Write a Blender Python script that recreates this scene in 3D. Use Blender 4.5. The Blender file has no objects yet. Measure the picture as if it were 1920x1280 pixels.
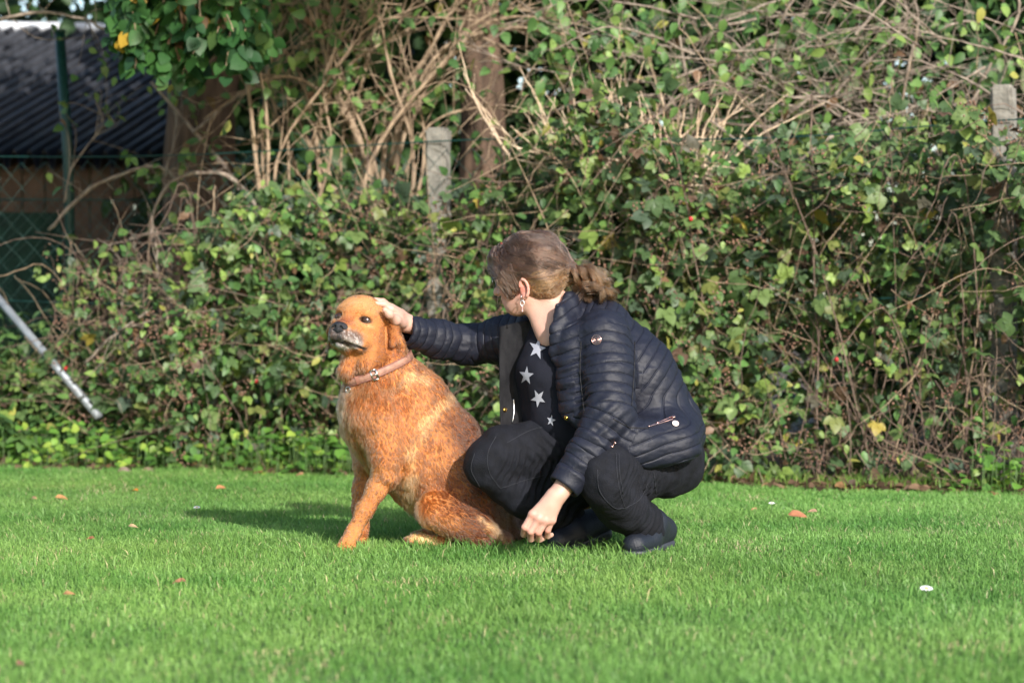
import bpy, math, random
import numpy as np
from mathutils import Vector, Matrix

# ------------------------------------------------------------------ camera, sky, sun, exposure
scene = bpy.context.scene
C = scene.collection
CAM_H, F_PX, HORIZON = 0.69, 4800.0, 616.0          # camera height (m), focal length and horizon row for a 1920-wide frame
cam_d = bpy.data.cameras.new('camera'); cam = bpy.data.objects.new('camera', cam_d); C.objects.link(cam)
cam.location = (0, 0, CAM_H); cam.rotation_euler = (math.radians(90), 0, 0)
cam_d.sensor_width = 36.0; cam_d.lens = 36.0 * F_PX / 1920.0
cam_d.shift_y = -(640.0 - HORIZON) / 1920.0
cam_d.clip_start = 0.1; cam_d.clip_end = 500.0
cam_d.dof.use_dof = True; cam_d.dof.focus_distance = 7.95; cam_d.dof.aperture_fstop = 3.4; cam_d.dof.aperture_blades = 9
scene.camera = cam

SUN_EL, SUN_AZ = math.radians(24), math.radians(24)   # behind the camera, to its right
world = bpy.data.worlds.new('World'); scene.world = world; world.use_nodes = True
wn = world.node_tree.nodes; wl = world.node_tree.links
sky = wn.new('ShaderNodeTexSky'); sky.sky_type = 'NISHITA'; sky.sun_disc = False
sky.sun_elevation = SUN_EL
sky.sun_rotation = math.pi - SUN_AZ        # +Y is 0; the sun stands behind the camera on the right
sky.air_density = 1.0; sky.dust_density = 1.5
wn['Background'].inputs['Strength'].default_value = 0.15
wl.new(sky.outputs['Color'], wn['Background'].inputs['Color'])
sun_d = bpy.data.lights.new('sun', 'SUN'); sun = bpy.data.objects.new('sun', sun_d); C.objects.link(sun)
sun_d.energy = 4.3; sun_d.angle = math.radians(0.9); sun_d.color = (1.0, 0.955, 0.90)
SUN_DIR = Vector((math.sin(SUN_AZ) * math.cos(SUN_EL), -math.cos(SUN_AZ) * math.cos(SUN_EL), math.sin(SUN_EL)))
sun.rotation_euler = SUN_DIR.to_track_quat('Z', 'Y').to_euler()
scene.view_settings.view_transform = 'Standard'; scene.view_settings.look = 'None'
scene.view_settings.gamma = 1.0; scene.view_settings.use_curve_mapping = False
scene.view_settings.exposure = 0.72
scene.render.engine = 'CYCLES'
scene.cycles.use_denoising = True; scene.cycles.use_adaptive_sampling = False
scene.cycles.sample_clamp_indirect = 2.0; scene.cycles.blur_glossy = 1.0
scene.cycles.max_bounces = 8; scene.cycles.transparent_max_bounces = 8
# ------------------------------------------------------------------ helpers
rng = np.random.default_rng(11)
V3 = lambda *a: np.array(a, float)
def W(px, py, y=8.0):
    """Point of the place seen at photograph pixel (px, py) at distance y in front of the camera."""
    return np.array([(px - 960.0) * y / F_PX, y, CAM_H + (HORIZON - py) * y / F_PX])
def nrm(v):
    v = np.asarray(v, float)
    return v / (np.linalg.norm(v, axis=-1, keepdims=True) + 1e-12)

def tag(o, label=None, cat=None, group=None, kind=None):
    if label: o['label'] = label
    if cat: o['category'] = cat
    if group: o['group'] = group
    if kind: o['kind'] = kind
    return o
def empty(name, loc=(0, 0, 0)):
    o = bpy.data.objects.new(name, None); o.empty_display_size = 0.1
    C.objects.link(o); o.location = loc
    return o
def link(name, me, parent=None, mat=None):
    o = bpy.data.objects.new(name, me); C.objects.link(o)
    if mat is not None and len(me.materials) == 0: me.materials.append(mat)
    if parent is not None:
        o.parent = parent
        o.matrix_parent_inverse = Matrix.Translation(parent.location).inverted()
    return o
def mesh_np(name, verts, faces, smooth=True, cols=None, attrs=None):
    """faces: (n,3) or (n,4) int array, or a list of such arrays."""
    me = bpy.data.meshes.new(name)
    verts = np.asarray(verts, np.float32)
    if not isinstance(faces, list): faces = [faces]
    faces = [np.asarray(f, np.int32) for f in faces if len(f)]
    nl = sum(f.size for f in faces); nf = sum(len(f) for f in faces)
    me.vertices.add(len(verts)); me.vertices.foreach_set('co', verts.ravel())
    me.loops.add(nl); me.loops.foreach_set('vertex_index', np.concatenate([f.ravel() for f in faces]))
    me.polygons.add(nf)
    tot = np.concatenate([np.full(len(f), f.shape[1], np.int32) for f in faces])
    st = np.concatenate([[0], np.cumsum(tot)[:-1]]).astype(np.int32)
    me.polygons.foreach_set('loop_start', st); me.polygons.foreach_set('loop_total', tot)
    me.polygons.foreach_set('use_smooth', np.full(nf, smooth, bool))
    me.update(calc_edges=True)
    if cols is not None:
        a = me.attributes.new('Col', 'FLOAT_COLOR', 'POINT')
        c = np.ones((len(verts), 4), np.float32); c[:, :3] = cols
        a.data.foreach_set('color', c.ravel())
    for k, v in (attrs or {}).items():
        a = me.attributes.new(k, 'FLOAT', 'POINT'); a.data.foreach_set('value', np.asarray(v, np.float32))
    return me
def normals_of(v, faces):
    n = np.zeros_like(v)
    for f in (faces if isinstance(faces, list) else [faces]):
        a, b, c = v[f[:, 0]], v[f[:, 1]], v[f[:, 2]]
        fn = np.cross(b - a, c - a)
        if f.shape[1] == 4: fn = fn + np.cross(c - a, v[f[:, 3]] - a)
        for k in range(f.shape[1]): np.add.at(n, f[:, k], fn)
    return nrm(n)
def smoothstep(a, b, x):
    t = np.clip((x - a) / (b - a), 0, 1); return t * t * (3 - 2 * t)
def lerp(a, b, t): return a + (b - a) * t

# value noise on points
_P = np.random.default_rng(5).random((32, 32, 32)).astype(np.float32)
def noise(p, scale=1.0, seed=0):
    q = np.asarray(p, np.float32) * scale + seed * 7.31
    i = np.floor(q).astype(int); f = q - i; f = f * f * (3 - 2 * f)
    g = lambda a, b, c: _P[(i[:, 0] + a) & 31, (i[:, 1] + b) & 31, (i[:, 2] + c) & 31]
    x, y, z = f[:, 0], f[:, 1], f[:, 2]
    return ((g(0,0,0)*(1-x)+g(1,0,0)*x)*(1-y)+(g(0,1,0)*(1-x)+g(1,1,0)*x)*y)*(1-z) + \
           ((g(0,0,1)*(1-x)+g(1,0,1)*x)*(1-y)+(g(0,1,1)*(1-x)+g(1,1,1)*x)*y)*z
def fbm(p, scale=1.0, oct=3, seed=0):
    s, a, t = 0, 1.0, 0
    for o in range(oct):
        s = s + a * noise(p, scale * 2 ** o, seed + o); t += a; a *= .5
    return s / t

# ---- smooth distance-field modelling: primitives are blended, then skinned with one continuous quad mesh
class Field:
    def __init__(s): s.pr = []
    def cone(s, a, b, ra, rb, k=.02, sq=None, sub=False):
        """tapered capsule; sq=(direction, factor) stretches it along a direction"""
        a = np.asarray(a, float); b = np.asarray(b, float); r = max(ra, rb)
        m = r * (max(1, sq[1]) if sq else 1) + k + .02
        s.pr.append(('c', a, b, ra, rb, k, sq, sub, np.minimum(a, b) - m, np.maximum(a, b) + m)); return s
    def chain(s, pts, rs, k=.02, sq=None):
        for i in range(len(pts) - 1): s.cone(pts[i], pts[i+1], rs[i], rs[i+1], k, sq)
        return s
    def ell(s, c, rad, axes=None, k=.02, sub=False):
        c = np.asarray(c, float); A = np.eye(3) if axes is None else np.asarray(axes, float)
        rad = np.asarray(rad, float); m = rad.max() + k + .02
        s.pr.append(('e', c, rad, A, None, k, None, sub, c - m, c + m)); return s
    def func(s, fn, lo, hi, k=.01, sub=False):
        s.pr.append(('f', fn, None, None, None, k, None, sub, np.asarray(lo, float), np.asarray(hi, float))); return s
    @staticmethod
    def one(pr, p):
        t = pr[0]
        if t == 'c':
            _, a, b, ra, rb, k, sq, *_r = pr
            ba = b - a
            if sq:
                n, f = sq; n = nrm(n)
                q = p - a; q = q + np.outer(q @ n, n) * (1 / f - 1)
                bb = ba + n * (ba @ n) * (1 / f - 1)
            else: q = p - a; bb = ba
            L = bb @ bb + 1e-12
            h = np.clip(q @ bb / L, 0, 1)
            return np.linalg.norm(q - h[:, None] * bb, axis=1) - (ra + (rb - ra) * h)
        if t == 'e':
            _, c, rad, A, *_r = pr
            q = (p - c) @ A.T
            k0 = np.linalg.norm(q / rad, axis=1); k1 = np.linalg.norm(q / (rad * rad), axis=1) + 1e-9
            return k0 * (k0 - 1) / k1
        return pr[1](p)
    def eval(s, p, cull=False):
        D = np.full(len(p), .5)
        if cull: lo, hi = p.min(0), p.max(0)
        for pr in s.pr:
            if cull and (np.any(pr[8] > hi) or np.any(pr[9] < lo)): continue
            d = Field.one(pr, p); k = pr[5]
            if pr[7]:
                d = -d; h = np.maximum(k - np.abs(D - d), 0) / k; D = np.maximum(D, d) + h * h * k * .25
            else:
                h = np.maximum(k - np.abs(D - d), 0) / k; D = np.minimum(D, d) - h * h * k * .25
        return D
    def mesh(s, h, B=24, zmin=None):
        lo = np.min([p[8] for p in s.pr if not p[7]], axis=0); hi = np.max([p[9] for p in s.pr if not p[7]], axis=0)
        nb = np.ceil((hi - lo) / (h * B)).astype(int)
        bi = np.stack(np.meshgrid(*[np.arange(n) for n in nb], indexing='ij'), -1).reshape(-1, 3)
        cen = lo + (bi + .5) * B * h
        act = np.abs(s.eval(cen)) < B * h * .87 * 1.7 + .015
        bi = bi[act]
        N = nb * B + 2
        gid = lambda i, j, k: (i.astype(np.int64) * N[1] + j) * N[2] + k
        ax = np.arange(B + 1)
        loc = np.stack(np.meshgrid(ax, ax, ax, indexing='ij'), -1)
        VI, VP, Q = [], [], []
        for b in bi:
            o = b * B
            P = lo + (loc + o).reshape(-1, 3) * h
            D = s.eval(P, True).reshape(B+1, B+1, B+1)
            S = D < 0
            if S.all() or not S.any(): continue
            # one vertex per mixed cell
            cnt = np.zeros((B, B, B), int)
            for a in (0, 1):
                for c in (0, 1):
                    for e in (0, 1): cnt += S[a:a+B, c:c+B, e:e+B]
            I = np.argwhere((cnt > 0) & (cnt < 8))
            acc = np.zeros((len(I), 3)); n = np.zeros(len(I))
            for axis in range(3):
                o1, o2 = [x for x in range(3) if x != axis]
                for a in (0, 1):
                    for c in (0, 1):
                        s0 = I.copy(); s0[:, o1] += a; s0[:, o2] += c
                        s1 = s0.copy(); s1[:, axis] += 1
                        d0 = D[tuple(s0.T)]; d1 = D[tuple(s1.T)]
                        m = (d0 < 0) != (d1 < 0)
                        t = np.where(m, d0 / np.where(m, d0 - d1, 1), 0)
                        pt = s0.astype(float); pt[:, axis] += t
                        acc += np.where(m[:, None], pt, 0); n += m
            VP.append(lo + (acc / n[:, None] + o) * h); g = I + o
            VI.append(gid(g[:, 0], g[:, 1], g[:, 2]))
            for axis in range(3):
                o1, o2 = [(1, 2), (2, 0), (0, 1)][axis]
                s0 = S[tuple(slice(0, B) for _ in range(3))]
                sl = [slice(0, B)] * 3; sl[axis] = slice(1, B + 1)
                s1 = S[tuple(sl)]
                E = np.argwhere(s0 != s1)
                if not len(E): continue
                inside = s0[tuple(E.T)]
                g = E + o
                c = []
                for (a, e) in ((-1, -1), (0, -1), (0, 0), (-1, 0)):
                    q = g.copy(); q[:, o1] += a; q[:, o2] += e; c.append(gid(q[:, 0], q[:, 1], q[:, 2]))
                q = np.stack(c, 1); q[~inside] = q[~inside][:, ::-1]
                Q.append(q)
        VI = np.concatenate(VI); VP = np.concatenate(VP); Q = np.concatenate(Q)
        order = np.argsort(VI); VI = VI[order]; VP = VP[order]
        idx = np.searchsorted(VI, Q); idx = np.clip(idx, 0, len(VI) - 1)
        ok = (VI[idx] == Q).all(1)
        return VP, idx[ok].astype(np.int32)
def relax(v, f, it=2, lam=.5):
    e = np.concatenate([f[:, [0, 1]], f[:, [1, 2]], f[:, [2, 3]], f[:, [3, 0]]])
    for _ in range(it):
        acc = np.zeros_like(v); n = np.zeros(len(v))
        np.add.at(acc, e[:, 0], v[e[:, 1]]); np.add.at(n, e[:, 0], 1)
        np.add.at(acc, e[:, 1], v[e[:, 0]]); np.add.at(n, e[:, 1], 1)
        v = v + lam * (acc / np.maximum(n, 1)[:, None] - v)
    return v
def sample_surface(v, f, n, r=rng, weight=None):
    """random points on a quad mesh: (face index, point)"""
    a, b, c, d = (v[f[:, k]] for k in range(4))
    ar = np.linalg.norm(np.cross(b - a, c - a), axis=1) + np.linalg.norm(np.cross(c - a, d - a), axis=1)
    if weight is not None: ar = ar * weight[f].mean(1)
    fi = r.choice(len(f), n, p=ar / ar.sum())
    u, w = r.random(n)[:, None], r.random(n)[:, None]
    p = (a[fi] * (1 - u) + b[fi] * u) * (1 - w) + (d[fi] * (1 - u) + c[fi] * u) * w
    return fi, p
def strands(name, pts, radius, cols, parent, mat):
    """pts (n, m, 3): n strands of m points; radius (n, m) or (m,); cols (n, 3)"""
    n, m, _ = pts.shape
    cu = bpy.data.hair_curves.new(name)
    cu.add_curves([m] * n)
    cu.attributes['position'].data.foreach_set('vector', np.ascontiguousarray(pts, np.float32).ravel())
    ra = cu.attributes.get('radius') or cu.attributes.new('radius', 'FLOAT', 'POINT')
    ra.data.foreach_set('value', np.ascontiguousarray(np.broadcast_to(radius, (n, m)), np.float32).ravel())
    ca = cu.attributes.new('Col', 'FLOAT_COLOR', 'CURVE')
    c4 = np.ones((n, 4), np.float32); c4[:, :3] = cols
    ca.data.foreach_set('color', c4.ravel())
    cu.materials.append(mat)
    o = bpy.data.objects.new(name, cu); C.objects.link(o)
    if parent is not None:
        o.parent = parent; o.matrix_parent_inverse = Matrix.Translation(parent.location).inverted()
    return o

def tube_arrays(pts, rad, sides=6, cap=True):
    """quad tube along a polyline -> (verts, quads)"""
    pts = np.asarray(pts, float); n = len(pts)
    rad = np.broadcast_to(rad, (n,))
    t = np.gradient(pts, axis=0); t = nrm(t)
    up = np.array([0, 0, 1.0]) if abs(t[0, 2]) < .9 else np.array([1.0, 0, 0])
    N = np.zeros_like(pts); x = nrm(np.cross(t[0], up))
    for i in range(n):
        x = x - t[i] * (x @ t[i]); x = nrm(x); N[i] = x
    Bn = np.cross(t, N)
    a = np.arange(sides) / sides * 2 * np.pi
    v = pts[:, None] + rad[:, None, None] * (np.cos(a)[None, :, None] * N[:, None] + np.sin(a)[None, :, None] * Bn[:, None])
    v = v.reshape(-1, 3)
    i = np.arange(n - 1)[:, None] * sides; j = np.arange(sides)[None]; j2 = (j + 1) % sides
    q = np.stack([i + j, i + j2, i + sides + j2, i + sides + j], -1).reshape(-1, 4)
    if cap:
        v = np.concatenate([v, pts[:1], pts[-1:]]); c0, c1 = n * sides, n * sides + 1
        jj = np.arange(sides); j3 = (jj + 1) % sides
        q0 = np.stack([np.full(sides, c0), j3, jj, np.full(sides, c0)], 1)[:, :3]
        q1 = np.stack([np.full(sides, c1), (n-1)*sides + jj, (n-1)*sides + j3], 1)
        return v, q, np.concatenate([q0, q1])
    return v, q, np.zeros((0, 3), int)
class MB:
    """collects pieces into one mesh"""
    def __init__(s): s.v, s.q, s.t, s.c, s.n = [], [], [], [], 0
    def add(s, v, q=None, t=None, col=None):
        v = np.asarray(v, float); s.v.append(v)
        if q is not None and len(q): s.q.append(np.asarray(q) + s.n)
        if t is not None and len(t): s.t.append(np.asarray(t) + s.n)
        s.c.append(np.broadcast_to((1, 1, 1) if col is None else col, (len(v), 3))); s.n += len(v); return s
    def tube(s, pts, rad, sides=6, col=None):
        v, q, t = tube_arrays(pts, rad, sides); return s.add(v, q, t, col)
    def box(s, c, h, axes=None, col=None):
        A = np.eye(3) if axes is None else np.asarray(axes, float)
        sg = np.array([[x, y, z] for x in (-1, 1) for y in (-1, 1) for z in (-1, 1)], float)
        v = np.asarray(c, float) + (sg * np.asarray(h, float)) @ A
        q = np.array([[0,1,3,2],[4,6,7,5],[0,4,5,1],[2,3,7,6],[0,2,6,4],[1,5,7,3]])
        return s.add(v, q, None, col)
    def build(s, name, mat, parent=None, smooth=True):
        f = []
        if s.q: f.append(np.concatenate(s.q))
        if s.t: f.append(np.concatenate(s.t))
        me = mesh_np(name, np.concatenate(s.v), f, smooth, np.concatenate(s.c))
        return link(name, me, parent, mat)
def spline(pts, n):
    """Catmull-Rom through pts, n samples"""
    p = np.asarray(pts, float)
    if len(p) == 2: return p[0] + (p[1] - p[0]) * np.linspace(0, 1, n)[:, None]
    p = np.concatenate([[2 * p[0] - p[1]], p, [2 * p[-1] - p[-2]]])
    m = len(p) - 3
    u = np.linspace(0, m - 1e-9, n); i = u.astype(int); t = (u - i)[:, None]
    a, b, c, d = p[i], p[i+1], p[i+2], p[i+3]
    return .5 * ((2*b) + (-a + c) * t + (2*a - 5*b + 4*c - d) * t**2 + (-a + 3*b - 3*c + d) * t**3)

# ---- materials
def mat(name, col=(.5, .5, .5), rough=.6, attr=False, vary=0.0, scale=30, bump=0.0, bscale=200, metal=0.0, spec=.5, trans=0.0, sheen=0.0, sss=0.0, hue=0.0):
    m = bpy.data.materials.new(name); m.use_nodes = True
    nt = m.node_tree; n = nt.nodes; l = nt.links; b = n['Principled BSDF']
    b.inputs['Roughness'].default_value = rough; b.inputs['Metallic'].default_value = metal
    b.inputs['Specular IOR Level'].default_value = spec
    b.inputs['Base Color'].default_value = (*col, 1)
    tc = n.new('ShaderNodeTexCoord')
    out = None
    if attr:
        a = n.new('ShaderNodeAttribute'); a.attribute_name = 'Col'; out = a.outputs['Color']
    if vary:
        nz = n.new('ShaderNodeTexNoise'); nz.inputs['Scale'].default_value = scale; nz.inputs['Detail'].default_value = 5
        l.new(tc.outputs['Object'], nz.inputs['Vector'])
        mp = n.new('ShaderNodeMapRange'); mp.inputs['From Min'].default_value = .25; mp.inputs['From Max'].default_value = .75
        mp.inputs['To Min'].default_value = 1 - vary; mp.inputs['To Max'].default_value = 1 + vary
        l.new(nz.outputs['Fac'], mp.inputs['Value'])
        mx = n.new('ShaderNodeVectorMath'); mx.operation = 'SCALE'
        if out is not None: l.new(out, mx.inputs[0])
        else: mx.inputs[0].default_value = col
        l.new(mp.outputs['Result'], mx.inputs['Scale']); out = mx.outputs['Vector']
    if out is not None: l.new(out, b.inputs['Base Color'])
    if bump:
        nz = n.new('ShaderNodeTexNoise'); nz.inputs['Scale'].default_value = bscale; nz.inputs['Detail'].default_value = 4
        l.new(tc.outputs['Object'], nz.inputs['Vector'])
        bp = n.new('ShaderNodeBump'); bp.inputs['Strength'].default_value = bump; bp.inputs['Distance'].default_value = .01
        l.new(nz.outputs['Fac'], bp.inputs['Height']); l.new(bp.outputs['Normal'], b.inputs['Normal'])
    if trans:       # thin leaf: part of the light passes through
        tr = n.new('ShaderNodeBsdfTranslucent'); ms = n.new('ShaderNodeMixShader'); ms.inputs[0].default_value = trans
        if out is not None: l.new(out, tr.inputs['Color'])
        else: tr.inputs['Color'].default_value = (*col, 1)
        l.new(b.outputs[0], ms.inputs[1]); l.new(tr.outputs[0], ms.inputs[2]); l.new(ms.outputs[0], n['Material Output'].inputs['Surface'])
    if sheen:
        b.inputs['Sheen Weight'].default_value = sheen
    if sss:
        b.inputs['Subsurface Weight'].default_value = sss; b.inputs['Subsurface Radius'].default_value = (.012, .005, .003)
        b.inputs['Subsurface Scale'].default_value = 1.0
    return m
def hair_mat(name, rough=.35, off=.0, rad=.3, coat=.0):
    m = bpy.data.materials.new(name); m.use_nodes = True
    n = m.node_tree.nodes; l = m.node_tree.links
    n.remove(n['Principled BSDF'])
    h = n.new('ShaderNodeBsdfHairPrincipled'); h.parametrization = 'COLOR'
    a = n.new('ShaderNodeAttribute'); a.attribute_name = 'Col'
    l.new(a.outputs['Color'], h.inputs['Color'])
    h.inputs['Roughness'].default_value = rough; h.inputs['Radial Roughness'].default_value = rad
    h.inputs['Coat'].default_value = coat
    h.inputs['Random Roughness'].default_value = .2
    l.new(h.outputs[0], n['Material Output'].inputs['Surface'])
    return m
# ------------------------------------------------------------------ ground and lawn
def edge_y(x): return 11.72 - .447 * x + .10 * np.sin(np.asarray(x) * 3.1) + .06 * np.sin(np.asarray(x) * 7.7 + 1) + .04 * np.sin(np.asarray(x) * 17.3)    # where the lawn meets the undergrowth
def fence_y(x): return 11.27 - .447 * (x - 2.16)
gx = np.concatenate([np.linspace(-60, -6, 12), np.linspace(-5.5, 5.5, 90), np.linspace(6, 60, 12)]); gy = np.concatenate([np.linspace(-20, 3, 8), np.linspace(3.3, 16, 110), np.linspace(17, 120, 24)])
XX, YY = np.meshgrid(gx, gy, indexing='ij'); gp_ = np.stack([XX.ravel(), YY.ravel(), np.zeros(XX.size)], 1)
gp_[:, 2] = (fbm(gp_, 1.3, 3) - .5) * .012 - .004
ni, nj = XX.shape; gi = np.arange(ni * nj).reshape(ni, nj)
gq = np.stack([gi[:-1, :-1], gi[1:, :-1], gi[1:, 1:], gi[:-1, 1:]], -1).reshape(-1, 4)
soil = smoothstep(-.25, .05, gp_[:, 1] - edge_y(gp_[:, 0]))[:, None]
gcol = V3(.085, .140, .034) * (1 - soil) + V3(.060, .038, .022) * soil
tag(link('lawn', mesh_np('lawn', gp_, gq, True, gcol), None, mat('soil_and_turf', attr=True, rough=.95, vary=.4, scale=24, bump=.6, bscale=60)), kind='structure')

def grass(name, n, ylo, yhi, hmul, seed, keep=None, wmul=1.0, pal=None):
    r = np.random.default_rng(seed)
    y = np.sqrt(r.random(n) * ((yhi + 4) ** 2 - (ylo + 4) ** 2) + (ylo + 4) ** 2) - 4
    x = (r.random(n) * 2 - 1) * (.2 * y + .75)
    if keep is not None:
        k = keep(x, y, r); x, y = x[k], y[k]; n = len(x)
    p = np.stack([x, y, np.zeros(n)], 1)
    patch = fbm(p, 1.7, 3, 2); fine = noise(p, 9, 5)
    h = (.017 + .018 * r.random(n) ** 1.5) * (.55 + .9 * patch) * (.75 + .5 * fine) * hmul
    tall = r.random(n) < .03 * (patch > .55); h[tall] *= 1.9
    w = (.0010 + .0010 * r.random(n)) * wmul * (.7 + .06 * y)
    a = r.random(n) * 6.2832; face = np.stack([np.cos(a), np.sin(a), np.zeros(n)], 1)
    b = r.random(n) * 6.2832; lean = np.stack([np.cos(b), np.sin(b), np.zeros(n)], 1) + V3(-.35, .1, 0) * (patch[:, None] * 2 - .6)
    ln = (h * (.15 + .55 * r.random(n)))[:, None] * lean
    base = p + V3(0, 0, -.002)
    m = base + ln * .35 + V3(0, 0, 1) * (h * .58)[:, None]
    tip = base + ln * 1.1 + V3(0, 0, 1) * (h * (1 - .28 * r.random(n)))[:, None]
    W_ = w[:, None] * face
    v = np.stack([base - W_, base + W_, m - W_ * .8, m + W_ * .8, tip], 1).reshape(-1, 3)
    i = np.arange(n)[:, None] * 5
    q = i + np.array([[0, 1, 3, 2]]); t = i + np.array([[2, 3, 4]])
    g1, g2, g3 = (V3(.100, .240, .048), V3(.215, .375, .095), V3(.46, .42, .22)) if pal is None else pal
    k = np.clip(fbm(p, 2.6, 3, 7) * 1.7 - .5 + .55 * r.random(n), 0, 1)[:, None]
    c = g1 * (1 - k) + g2 * k
    dry = (r.random(n) < .02 + .16 * smoothstep(.60, .78, fbm(p, 3.4, 3, 12)))[:, None]; c = np.where(dry, g3, c) * ((.75 + .5 * r.random(n)) * (.80 + .42 * fbm(p, 1.1, 3, 15)))[:, None] * (V3(1, 1, 1) + V3(.12, 0, -.05) * (fbm(p, .9, 2, 19) - .5)[:, None] * 2)
    return link(name, mesh_np(name, v, [q, t], False, np.repeat(c, 5, 0)), None, m_grass)
m_grass = mat('grass_blade', attr=True, rough=.45, spec=.3, trans=.42)
o = grass('grass', 500000, 4.0, 13.2, 1.0, 21, lambda x, y, r: y < edge_y(x) + .17 * r.normal(0, 1, len(x)))
tufts = np.array([[(a - 960) * b / F_PX, b] for a, b in ((990, 7.62), (1005, 7.70), (1150, 7.80), (1340, 7.5), (1380, 7.45), (640, 7.86), (665, 7.84), (780, 7.86), (830, 7.80), (880, 7.82), (930, 7.84), (1290, 8.3), (420, 6.9), (1560, 6.6))])
o2 = grass('long_grass', 160000, 6.3, 8.6, 1.6, 23, lambda x, y, r: (np.min((x[:, None] - tufts[:, 0]) ** 2 + ((y[:, None] - tufts[:, 1]) * .8) ** 2, 1) < (.075 * r.random(len(x))) ** 2))
tag(o2, 'slightly longer grass tufts round the shoes and paws', 'grass', kind='stuff')
tag(o, 'short mown green grass covering the whole lawn', 'grass', kind='stuff')
# ------------------------------------------------------------------ leaves
def leaf_template(kind):
    """small folded leaf blades lying along +Y from the origin, unit length; -> verts, tris"""
    def blade(L, Wd, yaw, o, curl=.18, fold=.22, n=4, tip=1.0):
        t = np.linspace(0, 1, n + 1); prof = np.sin(np.pi * t ** .72) ** .8 * Wd; prof[0] = prof[-1] = 0
        V, T = [], []
        mid = np.stack([np.zeros(n + 1), t * L, -curl * t * t * L], 1)
        lf = mid + np.stack([-prof, 0 * t, prof * fold], 1); rt = mid + np.stack([prof, 0 * t, prof * fold], 1)
        V = [mid[0]]
        for k in range(1, n): V += [lf[k], mid[k], rt[k]]
        V.append(mid[n]); e = len(V) - 1
        T += [[0, 2, 1], [0, 3, 2]]
        for k in range(n - 2):
            a, b = 1 + 3 * k, 4 + 3 * k
            T += [[a, a + 1, b + 1], [a, b + 1, b], [a + 1, a + 2, b + 2], [a + 1, b + 2, b + 1]]
        a = 1 + 3 * (n - 2); T += [[a, a + 1, e], [a + 1, a + 2, e]]
        V = np.array(V); c, s = math.cos(yaw), math.sin(yaw)
        V = V @ np.array([[c, s, 0], [-s, c, 0], [0, 0, 1]]) + o
        return V, np.array(T)
    parts = {'ovate': [(1, .30, 0, (0, 0, 0), .22, .25)], 'round': [(1, .42, 0, (0, 0, 0), .15, .15)], 'lance': [(1, .20, 0, (0, 0, 0), .30, .25)],
             'trifoliate': [(.62, .25, 0, (0, .38, 0), .2, .22), (.50, .20, 1.15, (0, .36, 0), .25, .25), (.50, .20, -1.15, (0, .36, 0), .25, .25)],
             'five': [(.56, .20, 0, (0, .42, 0), .2, .22), (.48, .17, .8, (0, .40, 0), .25, .25), (.48, .17, -.8, (0, .40, 0), .25, .25), (.38, .13, 1.75, (0, .38, 0), .25, .25), (.38, .13, -1.75, (0, .38, 0), .25, .25)],
             'nettle': [(.85, .26, a, (0, 0, .0), .35, .2) for a in (0, 1.57, 3.14, 4.71)]}[kind]
    V, T, n = [], [], 0
    for L, Wd, yaw, o, cu, fo in parts:
        v, t = blade(L, Wd, yaw, np.array(o, float), cu, fo); V.append(v); T.append(t + n); n += len(v)
    if kind in ('trifoliate', 'five'):     # leaf stalk
        V.append(np.array([[-.012, 0, 0], [.012, 0, 0], [.010, .40, -.004], [-.010, .40, -.004]])); T.append(np.array([[0, 1, 2], [0, 2, 3]]) + n)
    return np.concatenate(V), np.concatenate(T)
TPL = {k: leaf_template(k) for k in ('ovate', 'round', 'lance', 'trifoliate', 'five', 'nettle')}
m_leaf = mat('leaf_mixed', attr=True, rough=.48, spec=.4, trans=.33, vary=.22, scale=40)
def orient(dirs, norms):
    """rotation matrices whose rows are the leaf's x, y (length) and z (upper face) axes"""
    y = nrm(dirs); z = norms - y * (norms * y).sum(1)[:, None]; z = nrm(z); x = np.cross(y, z)
    return np.stack([x, y, z], 1)
def leaf_batch(kind, pos, R, size, cols):
    v, t = TPL[kind]; n = len(pos)
    V = np.einsum('vk,nkj->nvj', v, R) * size[:, None, None] + pos[:, None]
    T = t[None] + (np.arange(n) * len(v))[:, None, None]
    return V.reshape(-1, 3), T.reshape(-1, 3), np.repeat(cols, len(v), 0)
PAL_BRAMBLE = [(.066, .118, .046), (.094, .160, .056), (.135, .205, .064), (.060, .094, .056), (.180, .210, .062), (.200, .290, .066), (.36, .29, .060), (.130, .080, .052), (.085, .080, .055)]
W_BRAMBLE = [.20, .22, .17, .13, .09, .10, .010, .035, .04]
PAL_FRESH = [(.090, .190, .050), (.130, .240, .060), (.062, .140, .042), (.200, .300, .075), (.34, .34, .080), (.19, .11, .060)]
W_FRESH = [.3, .26, .2, .18, .035, .025]
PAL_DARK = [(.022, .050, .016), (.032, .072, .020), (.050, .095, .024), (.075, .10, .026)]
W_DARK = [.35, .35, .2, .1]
def pick(pal, w, n, r): return np.array(pal)[r.choice(len(pal), n, p=np.array(w) / np.sum(w))] * (.75 + .5 * r.random((n, 1)))
_shared = {}
def leaf_object(name, kind, ci, pal, parent, pos, R, size):
    """one leaf as an object of its own; alike leaves share their mesh"""
    key = (kind, pal[0], ci)
    if key not in _shared:
        v, t = TPL[kind]; _shared[key] = mesh_np('leaf_' + kind, v, t, True, np.tile(V3(*pal[1][ci]), (len(v), 1))); _shared[key].materials.append(m_leaf)
    o = bpy.data.objects.new(name, _shared[key]); C.objects.link(o); o.parent = parent
    M = Matrix.Identity(4)
    for a in range(3):
        for b in range(3): M[a][b] = R[b][a] * size
        M[a][3] = pos[a]
    o.matrix_parent_inverse = Matrix.Translation(parent.location).inverted(); o.matrix_basis = M
    return o
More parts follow.
